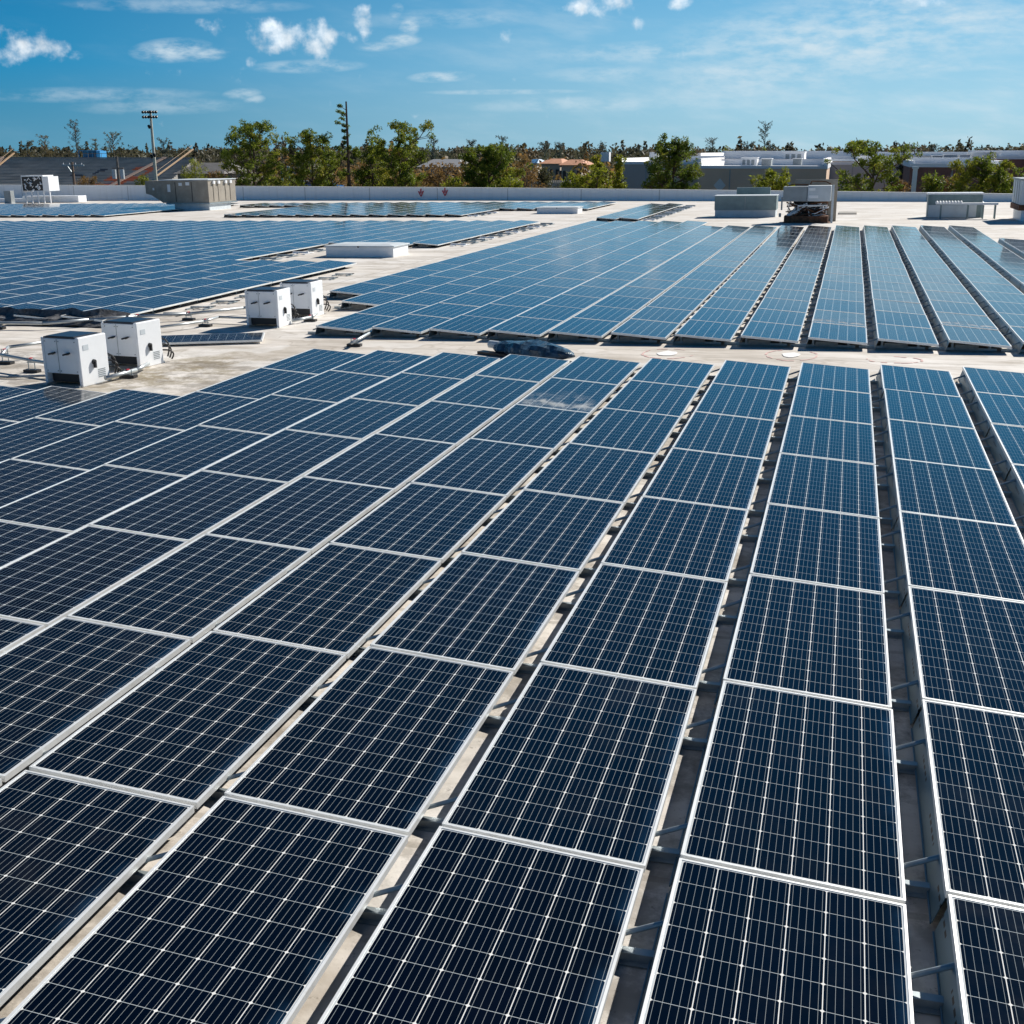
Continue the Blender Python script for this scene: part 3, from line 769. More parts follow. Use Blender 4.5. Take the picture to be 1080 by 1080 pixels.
for px_, z_, w_, h_ in ((-3.0, 1.5, .22, .5), (-1.55, 1.78, .28, .22), (-2.1, 1.75, .25, .2), (-4.2, 1.45, .12, .16)):
    b = MB(); b.box(px_ - w_ / 2, px_ + w_ / 2, -.03, -.003, z_ - h_ / 2, z_ + h_ / 2); b.build('label_plate', M_WHITE, casing)
for q_ in (.7, 1.4, 2.4, 3.1):
    b = MB(); b.box(.003, .03, q_ - .03, q_ + .03, .6, HH - .2); b.build('rib', M_TAN, casing)
    b = MB(); b.box(-.05, .12, q_ - .12, q_ + .12, HH - .25, HH - .05); b.build('bracket', M_WHITE, t)

# open rooftop unit at far left
t = thing('open_rooftop_unit', 'open white rooftop unit showing black innards on legs at far left', 'rooftop unit', (-70.0, 72.6, ROOFZ), 0, roof=True)
b = MB(); b.box(0, 2.0, 0, 1.4, 1.05, 2.2); b.build('coil_box', M_BLACK, t)
b = MB(); b.box(-.05, 2.1, -.03, 1.45, 2.203, 2.30); b.box(2.003, 2.6, -.03, 1.4, 1.0, 2.2); b.box(-.05, 0.0, -.03, 1.4, .95, 2.2); b.build('cover', M_WHITE, t)
rn = random.Random(5); b = MB()
for k in range(26):
    x0, z0 = rn.uniform(.15, 1.85), rn.uniform(1.15, 2.1); b.tube((x0, -.02, z0), (x0 + rn.uniform(-.3, .3), -.06, z0 + rn.uniform(-.25, .25)), rn.uniform(.02, .06), None, 6)
b.build('exposed_pipes', M_WHITE, t)
for x0 in (.1, .7, 1.3, 1.9, 2.5):
    b = MB(); b.box(x0 - .04, x0 + .04, .1, .18, 0, 1.0); b.build('leg', M_WHITE, t)
t = thing('duct_run', 'low white duct lying behind the open rooftop unit', 'duct', (-71.4, 74.2, ROOFZ), 0, roof=True)
b = MB(); b.box(0, 5.6, 0, 1.2, .02, .55); b.box(-3.2, .0, .2, 1.0, .02, .35); b.build('duct', M_WHITE, t, .02)
t = thing('electrical_cabinet', 'small grey electrical cabinet left of the open rooftop unit', 'cabinet', (-71.9, 72.5, ROOFZ), 0, roof=True)
b = MB(); b.box(0, .65, 0, .5, .05, 1.05); b.build('body', M_GREY, t, .01)
b = MB(); b.box(.05, .6, -.02, -.002, .12, 1.0); b.build('door', M_GREY, t)
b = MB(); b.box(-.02, .67, -.02, .52, 0, .047); b.build('plinth', M_CURB, t)

# vent housing
t = thing('vent_housing', 'wide grey green vent housing on pale curb near the far parapet', 'vent housing', (-8.68, 47.5, ROOFZ), 0, roof=True)
b = MB(); b.box(0, 3.15, 0, 1.5, 0, .36); b.build('curb', M_CURB, t, .01)
b = MB(); b.box(-.03, 3.18, -.03, 1.53, .363, 1.08); b.build('louvre_box', M_SLATE, t)
b = MB(); b.box(-.06, 3.21, -.06, 1.56, 1.083, 1.11); b.build('lid', M_CURB, t)
b = MB(); b.box(.9, 2.7, 2.3, 2.6, .0, 1.45); b.build('rear_duct', M_SLATE, t)
b = MB(); b.box(1.55, 1.58, -.05, -.033, .38, 1.06); b.build('seam', M_GREY, t)

# rusty condenser
t = thing('rusty_condenser', 'dismantled grey condenser with tangled pipes over a rusty base', 'condenser', (-4.95, 41.9, ROOFZ), 0, roof=True)
b = MB(); b.box(.15, 2.2, 0, 1.3, .02, .32); b.box(.1, 2.3, -.05, 1.35, .0, .018); b.build('base', M_RUST, t)
b = MB(); b.box(.06, 1.18, .05, 1.0, 1.0, 1.68); b.build('control_box', M_GREY, t, .02)
b = MB(); b.box(1.20, 2.28, .0, 1.0, 1.0, 1.72); b.build('control_box', M_CURB, t, .02)
b = MB(); b.box(.55, 2.55, 1.42, 1.5, .0, 1.98); b.build('back_panel', M_TAN, t)
b = MB(); b.box(2.32, 2.42, -.02, .10, 0, 1.75); b.build('post', M_CURB, t)
b = MB(); b.box(-.02, .05, .1, .2, .6, 1.2); b.box(-.1, .0, .0, .3, .28, .45); b.build('post', M_GREY, t)
b = MB(); b.path([(1.3, .5, 1.78), (1.35, .5, 1.92), (2.0, .5, 1.9), (2.25, .5, 1.78)], .03, 6); b.path([(.2, .6, 1.70), (.5, .6, 1.78), (1.2, .6, 1.76)], .03, 6); b.build('top_pipe', M_RUST, t)
rn = random.Random(8)
for mname, mm in (('pale_pipes', M_WHITE), ('dark_pipes', M_BLACK), ('rusty_pipes', M_RUST)):
    b = MB()
    pp = [(.3, .3, .4)]
    for k in range(38): pp.append((rn.uniform(.15, 2.2), rn.uniform(.0, 1.2), rn.uniform(.25, .98)))
    for q0, q1 in zip(pp, pp[1:]): b.tube(q0, q1, rn.uniform(.012, .04), None, 6)
    b.build(mname, mm, t)
b = MB(); b.box(1.25, 1.55, -.02, -.003, 1.5, 1.62); b.box(1.25, 1.7, -.02, -.003, 1.15, 1.28); b.build('sticker', M_WHITE, t)

# roof patch
b = MB(); b.box(0, .95, 0, 2.2, .004, .05); o = tag(b.build('roof_hatch', M_TAN, None), 'small flat tan hatch on the roof right of the condenser', 'hatch'); onroof(o, -2.35, 50.2)

# right duct box with cable tray
t = thing('duct_box', 'grey metal duct box with white lid rim behind the cable tray', 'duct box', (1.99, 46.6, ROOFZ), 0, roof=True)
b = MB(); b.box(0, 2.55, 0, 1.1, 0, 1.12); b.build('body', M_SLATE, t, .01)
b = MB(); b.box(.02, 2.3, -.06, -.003, .02, .62); b.build('lower_panel', M_CURB, t)
b = MB(); b.box(-.05, 2.6, -.05, 1.15, 1.123, 1.2); b.build('lid', M_WHITE, t)
for x0 in (.0, 2.5):
    b = MB(); b.box(x0 - .01, x0 + .06, -.05, -.002, .0, 1.1); b.build('corner_post', M_SLATE, t)
t = thing('cable_tray', 'white corrugated cable tray on thin legs in front of the duct box', 'cable tray', (2.2, 45.3, ROOFZ), 0, roof=True)
b = MB()
b.hexa([(0.1, 0, .70), (2.95, 0, .66), (2.95, .55, .66), (.1, .55, .70), (0.1, 0, .76), (2.95, 0, .76), (2.95, .55, .76), (.1, .55, .76)])
for k in range(9): b.tube((.1 + k * .14, -.05, .80), (.18 + k * .14, .6, .80), .06, .05, 8)
b.build('tray', M_WHITE, t)
for x0 in (.35, 1.6, 2.3, 2.85):
    for y0 in (.05, .5):
        b = MB(); b.tube((x0, y0, 0), (x0, y0, .655), .025, .025, 8); b.build('leg', M_SLATE, t)
t = thing('packaged_unit', 'pale grey packaged air unit on white curb cut off at right edge', 'air unit', (5.85, 43.0, ROOFZ), 0, roof=True)
b = MB(); b.box(0, 2.2, 0, 3.2, .75, 1.85); b.build('casing', M_CURB, t, .02)
b = MB(); b.box(-.05, 2.25, -.05, 3.25, .5, .747); b.build('skirt', M_RUST, t)
b = MB(); b.box(.1, 2.1, .1, 3.1, 0, .497); b.build('curb', M_WHITE, t)
b = MB(); b.box(-.06, 2.26, -.06, 3.26, 1.853, 1.93); b.build('lid', M_GREY, t)
for q_ in (.8, 1.6, 2.4):
    b = MB(); b.box(-.02, -.003, q_ - .02, q_ + .02, .8, 1.83); b.build('seam', M_GREY, t)
t = thing('roof_stack', 'small white roof stack between the duct box and right air unit', 'roof stack', (5.0, 52.0, ROOFZ), 0, roof=True)
b = MB(); b.tube((0, 0, 0), (0, 0, .5), .08, .08, 10); b.build('pipe', M_WHITE, t)
b = MB(); b.tube((0, 0, .52), (0, 0, .62), .16, .06, 10); b.build('cap', M_WHITE, t)

# ---------------------------------------------------------------- trees and plants
def leaves(b, c, rad, n, size, rn, flat=.8, mi=0):
    for _ in range(n):
        while True:
            p = Vector((rn.uniform(-1, 1), rn.uniform(-1, 1), rn.uniform(-1, 1)))
            if p.length < 1: break
        p = Vector((p.x * rad, p.y * rad, p.z * rad * flat)) + c
        a = Vector((rn.gauss(0, 1), rn.gauss(0, 1), rn.gauss(0, 1))).normalized()
        d = a.cross(Vector((rn.gauss(0, 1), rn.gauss(0, 1), rn.gauss(0, 1)))).normalized()
        s = size * rn.uniform(.6, 1.3); a = a * s; d = d * s * .30
        b.face([p - a * .5, p + d * .5, p + a * .5, p - d * .5], mi)
def limb(b, p0, p1, r0, r1, rn, seg=3, sag=.06):
    pts = [p0]; ln = (p1 - p0).length
    for k in range(1, seg):
        t = k / seg; q_ = p0.lerp(p1, t); q_ += Vector((rn.gauss(0, sag), rn.gauss(0, sag), -abs(rn.gauss(0, sag)))) * ln
        pts.append(q_)
    pts.append(p1)
    for k in range(seg): b.tube(pts[k], pts[k + 1], r0 + (r1 - r0) * k / seg, r0 + (r1 - r0) * (k + 1) / seg, 6, 0, False)
    return pts
def tree(name, lab, px, top, wpx, D, leaf, bark, puffs=110, pr=.55, lpp=34, lsz=.36, seed=1, low=.32, shape='round', group='trees beyond the parapet', gap=0.0, lean=0.0, cat='tree'):
    rn = random.Random(seed)
    pT = at(px, top, D); base = Vector((pT.x + lean, pT.y, GZ)); H = pT.z - GZ
    Rr = wpx / 2 / FPX * (pT - CAM).length
    t = thing(name, lab, cat, base, 0, group)
    tb = MB(); lb = MB()
    topz = H * .96
    trunk = [Vector((0, 0, -.1))]
    for k in range(1, 6): trunk.append(Vector((rn.gauss(0, .02) * H * .3 - lean * k / 5, rn.gauss(0, .015) * H * .3, topz * k / 5)))
    r0 = H * .018 + .06
    for k in range(5): tb.tube(trunk[k], trunk[k + 1], r0 * (1 - k / 5.6), r0 * (1 - (k + 1) / 5.6), 8, 0, False)
    def tp(z):
        s = max(0, min(4.999, z / topz * 5)); k = int(s); return trunk[k].lerp(trunk[k + 1], s - k)
    cz0 = H * low
    nmain = 15
    mains = []
    for k in range(nmain):
        z = cz0 + (H * .93 - cz0) * (k + .5) / nmain
        f = (z - cz0) / (H - cz0)
        if shape == 'round': rad = Rr * math.sin(math.pi * (.16 + .80 * f)) ** .7
        elif shape == 'cone': rad = Rr * (1.05 - f) ** .8
        elif shape == 'flat': rad = Rr * (.55 + .5 * f) if f < .8 else Rr * .75
        else: rad = Rr * (.5 + .5 * math.sin(math.pi * f))
        a = k * 2.4 + rn.uniform(-.4, .4)
        rad *= rn.uniform(.72, 1.05)
        tip = tp(z) + Vector((math.cos(a) * rad, math.sin(a) * rad, rad * rn.uniform(.15, .5)))
        st = tp(max(cz0 * .75, z - rad * .35))
        pts = limb(tb, st, tip, r0 * .42 * (1.1 - .6 * f), .025, rn, 3)
        mains.append((pts, rad))
    mains.append(([tp(H * .75), tp(H * .93)], Rr * .4))
    for k in range(puffs):
        pts, rad = rn.choice(mains)
        s = rn.uniform(.35, 1.0); j = min(len(pts) - 2, int(s * (len(pts) - 1)))
        a0 = pts[j].lerp(pts[j + 1], rn.random())
        q_ = a0 + Vector((rn.gauss(0, .17), rn.gauss(0, .17), abs(rn.gauss(0, .17)) + .03)) * max(rad, 1.0) * .95
        if shape == 'round' and rn.random() < .62:      # fill the dome of the crown
            cz = cz0 + (H - cz0) * .46; vz = (H - cz0) * .52
            while True:
                p = Vector((rn.uniform(-1, 1), rn.uniform(-1, 1), rn.uniform(-1, 1)))
                if .35 < p.length < 1: break
            q_ = Vector((p.x * Rr * .92, p.y * Rr * .92, cz + p.z * vz))
            c0 = tp(max(cz0 * .8, q_.z - abs(p.x) * Rr * .5)); a0 = c0.lerp(q_, .35)
            if noise.noise(q_ * .75 + Vector((seed * 3, 0, 0))) < -.12: continue
        if q_.z > H: q_.z = H - rn.random() * .5
        if gap and noise.noise(q_ * .55 + Vector((seed, 0, 0))) < gap - .3: continue
        if rn.random() < .6: tb.tube(a0, q_, .035, .015, 5, 0, False)
        leaves(lb, q_, pr * rn.uniform(.7, 1.25), lpp, lsz, rn, .85)
    tb.build('trunk', bark, t); lb.build('crown', leaf, t)
    return t
tree('pine_tree', 'broad dark green pine with forked low limbs beside the tan air handler', 265, 124, 78, 104, M_LEAF, M_BARK, 391, 0.40, 50, 0.32, 11, .36)
tree('pine_tree', 'smaller round pine between the broad pine and the tall bare trunk', 327, 134, 60, 106, M_LEAF, M_BARK, 333, 0.40, 50, 0.32, 12, .34)
tree('pine_tree', 'thin browned pine with exposed limbs right of the tall bare trunk', 420, 129, 84, 104, M_LEAF, M_BARK, 304, 0.38, 46, 0.32, 13, .38, shape='flat')
tree('pine_tree', 'low dense green pine between the bare trunk and the browned pine', 392, 147, 44, 112, M_LEAF, M_BARK, 246, 0.42, 46, 0.34, 14, .3)
tree('leafy_tree', 'dense rounded dark green tree behind the parapet near picture centre', 515, 150, 72, 106, M_LEAFD, M_BARK, 551, 0.45, 52, 0.34, 15, .28, group='trees beyond the parapet')
tree('pine_tree', 'bushy conical pine standing before the grey store wall', 712, 139, 62, 98, M_LEAFD, M_BARK, 493, 0.38, 50, 0.29, 16, .36, shape='round')
tree('shrubby_tree', 'small olive green tree top before the brown store wall, left of condenser', 816, 176, 50, 92, M_LEAFY, M_BARK, 275, 0.35, 46, 0.27, 17, .5)
tree('pine_tree', 'open gappy pine with scattered tufts right of the condenser', 925, 150, 92, 88, M_LEAF, M_BARK, 333, 0.34, 48, 0.27, 18, .42, shape='flat', gap=.1)
tree('leafy_tree', 'dense bright green tree behind the duct box at far right', 1042, 162, 72, 84, M_LEAF, M_BARKG, 493, 0.35, 50, 0.27, 19, .42)
tree('leafy_tree', 'yellow green bushy tree left of the grey store building', 628, 172, 50, 100, M_LEAFY, M_BARK, 188, 0.36, 34, 0.34, 20, .4)
tree('leafy_tree', 'narrow yellow green tree rising beside the white store parapet tab', 631, 160, 12, 104, M_LEAFY, M_BARK, 72, 0.34, 30, 0.36, 21, .4)
tree('leafy_tree', 'narrow yellow green tree against the left end of the store wall', 654, 160, 14, 103, M_LEAFY, M_BARK, 66, 0.34, 30, 0.36, 22, .5)
tree('leafy_tree', 'olive tree behind and right of the smaller round pine', 346, 152, 34, 112, M_LEAF, M_BARK, 130, 0.40, 34, 0.38, 23, .25)
# understorey bushes in front of the field
BUSH = [(150, 185, 26, 150, M_LEAFY, 'yellowish bush at the foot of the light pole'), (205, 168, 34, 180, M_LEAFY, 'olive bush right of the light pole'), (228, 180, 30, 150, M_BRUSH, 'brown bush left of the broad pine'),
        (300, 178, 44, 118, M_LEAFY, 'olive bush under the broad pine'), (345, 176, 50, 116, M_BRUSH, 'brown bush under the smaller round pine'), (385, 172, 46, 122, M_BRUSH, 'brown brush right of the tall bare trunk'),
        (428, 178, 44, 115, M_BRUSH, 'brown brush under the browned pine'), (462, 172, 52, 112, M_BRUSH, 'rust brown bush left of the dense dark tree'), (478, 185, 30, 100, M_LEAFY, 'bright green bush at the left foot of the dense dark tree'),
        (552, 162, 50, 135, M_BRUSH, 'tall rust brown bush right of the dense dark tree'), (538, 184, 34, 102, M_LEAFY, 'green bush at the right foot of the dense dark tree'), (575, 175, 22, 140, M_GRN2, 'dark green bush left of the orange roofed house'),
        (605, 180, 34, 104, M_LEAFY, 'green bush right of the white fence'), (895, 182, 40, 92, M_LEAF, 'green bush left under the open gappy pine'), (950, 184, 44, 90, M_BRUSH, 'reddish brown bush under the open gappy pine'),
        (985, 178, 22, 92, M_LEAF, 'small green bush before the brick wall'), (90, 186, 40, 170, M_BRUSH, 'brown bush before the bleachers'), (1000, 186, 50, 100, M_BRUSH, 'brown bush before the brick wall at right')]
for i, (px, top, wpx, D, m, lab) in enumerate(BUSH):
    tree('bush', lab, px, top, wpx, D, m, M_BARKG, 150, .6, 40, .34, 40 + i, .15, group='bushes beyond the parapet', cat='bush')
# norfolk pine stripped by wind
def stripped_pine():
    D = 108; rn = random.Random(4); p = at(365, 107, D); H = p.z - GZ
    t = thing('stripped_pine', 'tall stripped trunk with few branches left on one side', 'tree', (p.x, p.y, GZ), 0, 'trees beyond the parapet')
    tb = MB(); lb = MB(); tb.tube((0, 0, -.1), (0, 0, H), .30, .09, 8)
    def br(z, dx, up, n=2):
        e = Vector((dx, rn.uniform(-.4, .4), z + up)); tb.tube((0, 0, z), e, .04, .02, 5, 0, False)
        for k in range(n): leaves(lb, Vector((dx * (.55 + .45 * (k + 1) / n), e.y, z + up * (.55 + .45 * (k + 1) / n))), .26, 34, .30, rn)
    for z, dx, up in ((H - .9, -.75, .5), (H - 1.4, -1.15, .45), (H - 1.6, -.55, .4), (H - 2.1, -.75, .4), (H - 2.6, -1.3, .5), (H - 2.7, -.5, .3), (H - 3.2, -.35, .2), (H - 3.9, -.5, .2), (H - 4.3, -.35, .1),
                      (H - 5.2, -.95, .35), (H - 5.4, .9, .35), (H - 5.3, 1.2, .5), (H - 5.1, .35, .4), (H - 5.9, -.3, .0), (H - 7.4, -.75, .3), (H - 7.6, -.5, .1), (H - 6.3, .25, .1)): br(z, dx, up, 2 if abs(dx) > .6 else 3)
    for k in range(26):
        z = rn.uniform(H * .3, H - 2.5); leaves(lb, Vector((rn.gauss(0, .18), rn.gauss(0, .15), z)), .22, 14, .26, rn)
    tb.build('trunk', M_BARK, t); lb.build('branches', M_LEAFD, t)
stripped_pine()
# distant spindly trees over the tree line
FAR = [(78, 127, 22, 330, 'tall grey spindly tree over the blue press box'), (100, 145, 10, 340, 'thin bare tree right of the tall grey spindly tree'), (118, 140, 24, 330, 'leaning bare tree left of the light pole'), (46, 143, 18, 300, 'wind bent brown tree above the bleachers at left'),
       (28, 149, 16, 300, 'small brown wind bent tree at far left'), (172, 146, 14, 360, 'small bare tree right of the light pole'), (808, 128, 15, 420, 'tall thin bare tree over the stores'), (752, 146, 16, 420, 'thin bare tree right of the conical pine'),
       (788, 150, 18, 430, 'low bare tree left of the tall thin tree'), (530, 144, 14, 380, 'grey bare tree above the dense dark tree'), (498, 148, 12, 380, 'small bare tree left above the dense dark tree'), (636, 149, 14, 380, 'dark tree above the narrow yellow green tree'),
       (457, 146, 12, 360, 'grey tree right of the browned pine'), (672, 153, 12, 400, 'small dark tree right of the white parapet tab'), (575, 151, 16, 400, 'bare tree group above the orange roof, left'), (590, 150, 10, 400, 'bare tree group above the orange roof, right'),
       (985, 153, 14, 330, 'palm like tree above the right store roof'), (955, 150, 12, 130, 'spiky palm top right of the open gappy pine'), (768, 154, 12, 320, 'small green tree above the brown store'), (806, 155, 8, 330, 'yellow green tree at the foot of the tall thin tree')]
for i, (px, top, wpx, D, lab) in enumerate(FAR):
    m = M_BLUEG if px > 400 or px in (78, 172) else M_GRN2
    if px in (768, 806): m = M_LEAFY
    rn = random.Random(70 + i); p = at(px, top, D); H = p.z - GZ; Rr = wpx / 2 / FPX * D
    t = thing('spindly_tree', lab, 'tree', (p.x, p.y, GZ), 0, 'far trees on the skyline')
    tb = MB(); lb = MB(); tb.tube((0, 0, -.1), (0, 0, H * .97), .3, .06, 6)
    for k in range(34):
        z = H * rn.uniform(.45, .95); a = rn.uniform(0, 6.28); rad = Rr * rn.uniform(.3, 1.0); e = Vector((math.cos(a) * rad, math.sin(a) * rad, min(H, z + rad * rn.uniform(.5, 1.3))))
        tb.tube((0, 0, z), e, .09, .03, 4, 0, False)
        for s in (.6, 1.0): leaves(lb, Vector((e.x * s, e.y * s, z + (e.z - z) * s)), .5, 9, .6, rn)
    tb.build('trunk', M_BARKG, t); lb.build('crown', m, t)
# the wooded belt to the horizon
def wood(name, lab, D0, D1, n, a0, a1, h0, h1, m, seed, sz=1.0, per=90):
    rn = random.Random(seed); b = MB()
    for _ in range(n):
        D = rn.uniform(D0, D1); a = rn.uniform(a0, a1); x = CAM.x + math.tan(a) * D; y = CAM.y + D
        h = rn.uniform(h0, h1) * (1 + .25 * noise.noise(Vector((x * .02, y * .02, 0)))); r = h * rn.uniform(.22, .42)
        if rn.random() < .12: h *= 1.25; r *= .35
        zc = GZ + h * .62
        for k in range(per):
            while True:
                p = Vector((rn.uniform(-1, 1), rn.uniform(-1, 1), rn.uniform(-1, 1)))
                if .25 < p.length < 1: break
            q_ = Vector((x + p.x * r, y + p.y * r, zc + p.z * h * .40))
            if q_.z < GZ + .3: continue
            s = rn.uniform(.5, 1.2) * sz
            u_ = Vector((rn.gauss(0, 1), rn.gauss(0, 1), rn.gauss(0, 1))).normalized() * s; v_ = u_.cross(Vector((rn.gauss(0, 1), rn.gauss(0, 1), rn.gauss(0, 1)))).normalized() * s * .55
            b.face([q_ - u_ * .5, q_ + v_ * .5, q_ + u_ * .5, q_ - v_ * .5])
        b.tube((x, y, GZ), (x, y, GZ + h * .7), .25, .1, 4, 0, False)
    return tag(b.build(name, m), lab, 'woods', kind='stuff')
wood('far_woods', 'far wooded belt along the horizon', 520, 1100, 850, -.72, .26, 10.5, 13.6, M_FARW, 2, 2.3, 85)
wood('distant_scrub', 'grey brown scrub woods in front of the horizon belt', 330, 520, 240, -.66, .0, 7.5, 11.5, M_FARW, 3, 1.5, 95)
wood('brown_scrub', 'dead brown scrub between the trees and the houses', 180, 320, 120, -.46, -.13, 5.0, 9.5, M_BRUSH, 5, 1.0, 110)

# ---------------------------------------------------------------- bleachers, poles, far left
def bleachers():
    Y0, Y1 = 240, 268
    a = at(-40, 196, Y0); a2 = at(166, 196, Y0); c = at(-60, 167, Y1); c2 = at(206, 166.5, Y1)
    t = thing('bleachers', 'large dark grey stadium bleachers with orange red painted lettering blocks', 'bleachers', ((a.x + a2.x) / 2, Y0, GZ))
    O = Vector(((a.x + a2.x) / 2, Y0, GZ))
    zb, zt = -6.5, c.z; n = 22; b = MB()
    xl0, xr0, xl1, xr1 = a.x, a2.x, c.x, c2.x
    for k in range(n):
        s0, s1 = k / n, (k + 1) / n; y0 = Y0 + (Y1 - Y0) * s0; y1 = Y0 + (Y1 - Y0) * s1; z = zb + (zt - zb) * s1
        L0, R0 = xl0 + (xl1 - xl0) * s0, xr0 + (xr1 - xr0) * s0
        b.box(L0 - O.x, R0 - O.x, y0 - Y0, y1 - Y0 - .004, 0, z - GZ)
    mm = bpy.data.materials.new('bleacher_seats'); mm.use_nodes = True; tt = NT(mm.node_tree); bs = mm.node_tree.nodes['Principled BSDF']
    v = tt.new('ShaderNodeTexCoord').outputs['Object']; x, y, z = tt.sep(v)
    cb = tt.mix(tt.ss(tt.noise(v, .25, 4), .3, .7), (.33, .31, .285), (.46, .43, .395))
    def rect(x0, x1, y0, y1): return tt.m('MULTIPLY', tt.m('MULTIPLY', tt.m('GREATER_THAN', x, x0), tt.m('LESS_THAN', x, x1)), tt.m('MULTIPLY', tt.m('GREATER_THAN', y, y0), tt.m('LESS_THAN', y, y1)))
    SH = at(96, 185, Y0).x - O.x
    org = None
    for r_ in tuple((p_ + SH, q_ + SH, r0_, r1_) for p_, q_, r0_, r1_ in ((0, 6, 17, 20), (-2.5, 5.8, 8, 12), (-4, 1.5, 2, 6), (1, 4.5, 5, 9), (5, 6.2, 10, 18))):
        e = rect(*r_); org = e if org is None else tt.m('MAXIMUM', org, e)
    org = tt.m('MULTIPLY', org, tt.ss(tt.noise(v, .6, 3), .30, .40))
    cb = tt.mix(tt.m('MULTIPLY', org, .85), cb, (.80, .20, .06))
    blu = None
    for r_ in tuple((p_ + SH, q_ + SH, r0_, r1_) for p_, q_, r0_, r1_ in ((-14.5, -11, 12, 14), (-9.2, -7, 16, 18), (-9, -8, 13, 16))):
        e = rect(*r_); blu = e if blu is None else tt.m('MAXIMUM', blu, e)
    cb = tt.mix(tt.m('MULTIPLY', blu, .8), cb, (.03, .045, .08))
    tt.l.new(cb, bs.inputs['Base Color']); bs.inputs['Roughness'].default_value = .8
    b.build('seating_rows', mm, t)
    M_AIS = mat('aisle_steps', (.20, .15, .13), .9)
    for f in (.14, .78):
        b = MB(); x0 = xl0 + (xr0 - xl0) * (f - .07) - O.x; x1 = xl1 + (xr1 - xl1) * (f + .10) - O.x
        b.hexa([(x0, 0, zb - GZ + .3), (x0 + 1.1, 0, zb - GZ + .3), (x1 + 1.1, Y1 - Y0, zt - GZ + .3), (x1, Y1 - Y0, zt - GZ + .3), (x0, 0, zb - GZ + .5), (x0 + 1.1, 0, zb - GZ + .5), (x1 + 1.1, Y1 - Y0, zt - GZ + .5), (x1, Y1 - Y0, zt - GZ + .5)])
        b.build('aisle', M_AIS, t)
    b = MB(); b.box(xl1 - O.x, xr1 - O.x, Y1 - Y0, Y1 - Y0 + .1, zt - GZ + .02, zt - GZ + .35); b.build('top_wall', mat('pale_concrete_edge', (.30, .30, .28), .9), t)
    b = MB()
    for k in range(40):
        x = xl1 + (xr1 - xl1) * k / 39 - O.x; b.tube((x, Y1 - Y0 + .2, zt - GZ), (x, Y1 - Y0 + .2, zt - GZ + 1.3), .05, .05, 5)
    b.tube((xl1 - O.x, Y1 - Y0 + .2, zt - GZ + 1.3), (xr1 - O.x, Y1 - Y0 + .2, zt - GZ + 1.3), .05, .05, 5)
    b.build('railing', mat('rusty_railing', (.28, .20, .09), .8), t)
    for nm, q0, q1 in (('ramp', at(165, 186, 246), at(203, 158, 270)), ('ramp', at(-6, 178, 240), at(14, 162, 262))):
        b = MB(); A_ = q0 - O; B_ = q1 - O
        b.hexa([A_, A_ + Vector((.1, .5, 0)), B_ + Vector((.1, .5, 0)), B_, A_ + Vector((0, 0, .25)), A_ + Vector((.1, .5, .25)), B_ + Vector((.1, .5, .25)), B_ + Vector((0, 0, .25))])
        b.tube(A_ + Vector((0, 0, 1.1)), B_ + Vector((0, 0, 1.1)), .05, .05, 5)
        b.build(nm, mat('ochre_metal', (.30, .19, .10), .7), t)
bleachers()
p = at(84, 172, 272); t = thing('press_box', 'bright blue press box standing above the bleachers', 'press box', (p.x, 272, GZ))
q2 = at(103, 172, 272); wd = q2.x - p.x; zt = at(84, 159.5, 272).z - GZ; zb = p.z - GZ
b = MB(); b.box(0, wd, 0, 3, 0, zb + (zt - zb) * .5); b.build('base', mat('royal_blue', (.02, .09, .33), .5, var=.1, vscale=1), t)
b = MB(); b.box(0, wd, 2, 3, zb + (zt - zb) * .5, zt); b.box(-.1, wd + .1, -.1, 3.1, zt, zt + .25)
for k in range(5): b.box(wd * k / 4 - .12, wd * k / 4 + .12, 0, .2, zb + (zt - zb) * .5, zt)
b.build('window_frame', mat('mid_blue', (.03, .22, .45), .5), t)
b = MB(); b.box(wd + .01, wd + 1.1, -.2, 2.8, zb - .3, zt + .1); b.build('end_wall', mat('bright_blue', (.05, .36, .75), .5), t)

p = at(158.5, 118, 150); pb = Vector((p.x, p.y, GZ))
t = thing('light_pole', 'tall pale stadium light pole with two rows of floodlights', 'light pole', pb)
H = p.z - GZ; M_POLE = mat('pale_concrete_pole', (.62, .60, .50), .8, var=.1, vscale=2)
b = MB(); b.tube((0, 0, 0), (0, 0, H + .2), .32, .16, 12); b.build('pole', M_POLE, t)
for rz_, z in ((0, H - .05), (1, H - .75)):
    b = MB(); b.box(-1.2, 1.2, -.04, .04, z - .04, z + .04); arm = b.build('crossarm', M_GALV, t)
    for k in range(6):
        x = -1.1 + k * .44; b = MB(); b.tube((x, -.34, z - .02), (x, .02, z + .14), .22, .12, 8); b.build('floodlight', M_BLACK, arm)
for z, s in ((H - 2.3, -1), (H - 6.6, -1), (H - 6.4, 1)):
    b = MB(); b.tube((s * .25, -.1, z), (s * .25, -.4, z + .35), .2, .2, 8); b.tube((0, 0, z), (s * .3, -.1, z), .04, .04, 6); b.build('ballast_box', M_BLACK, t)
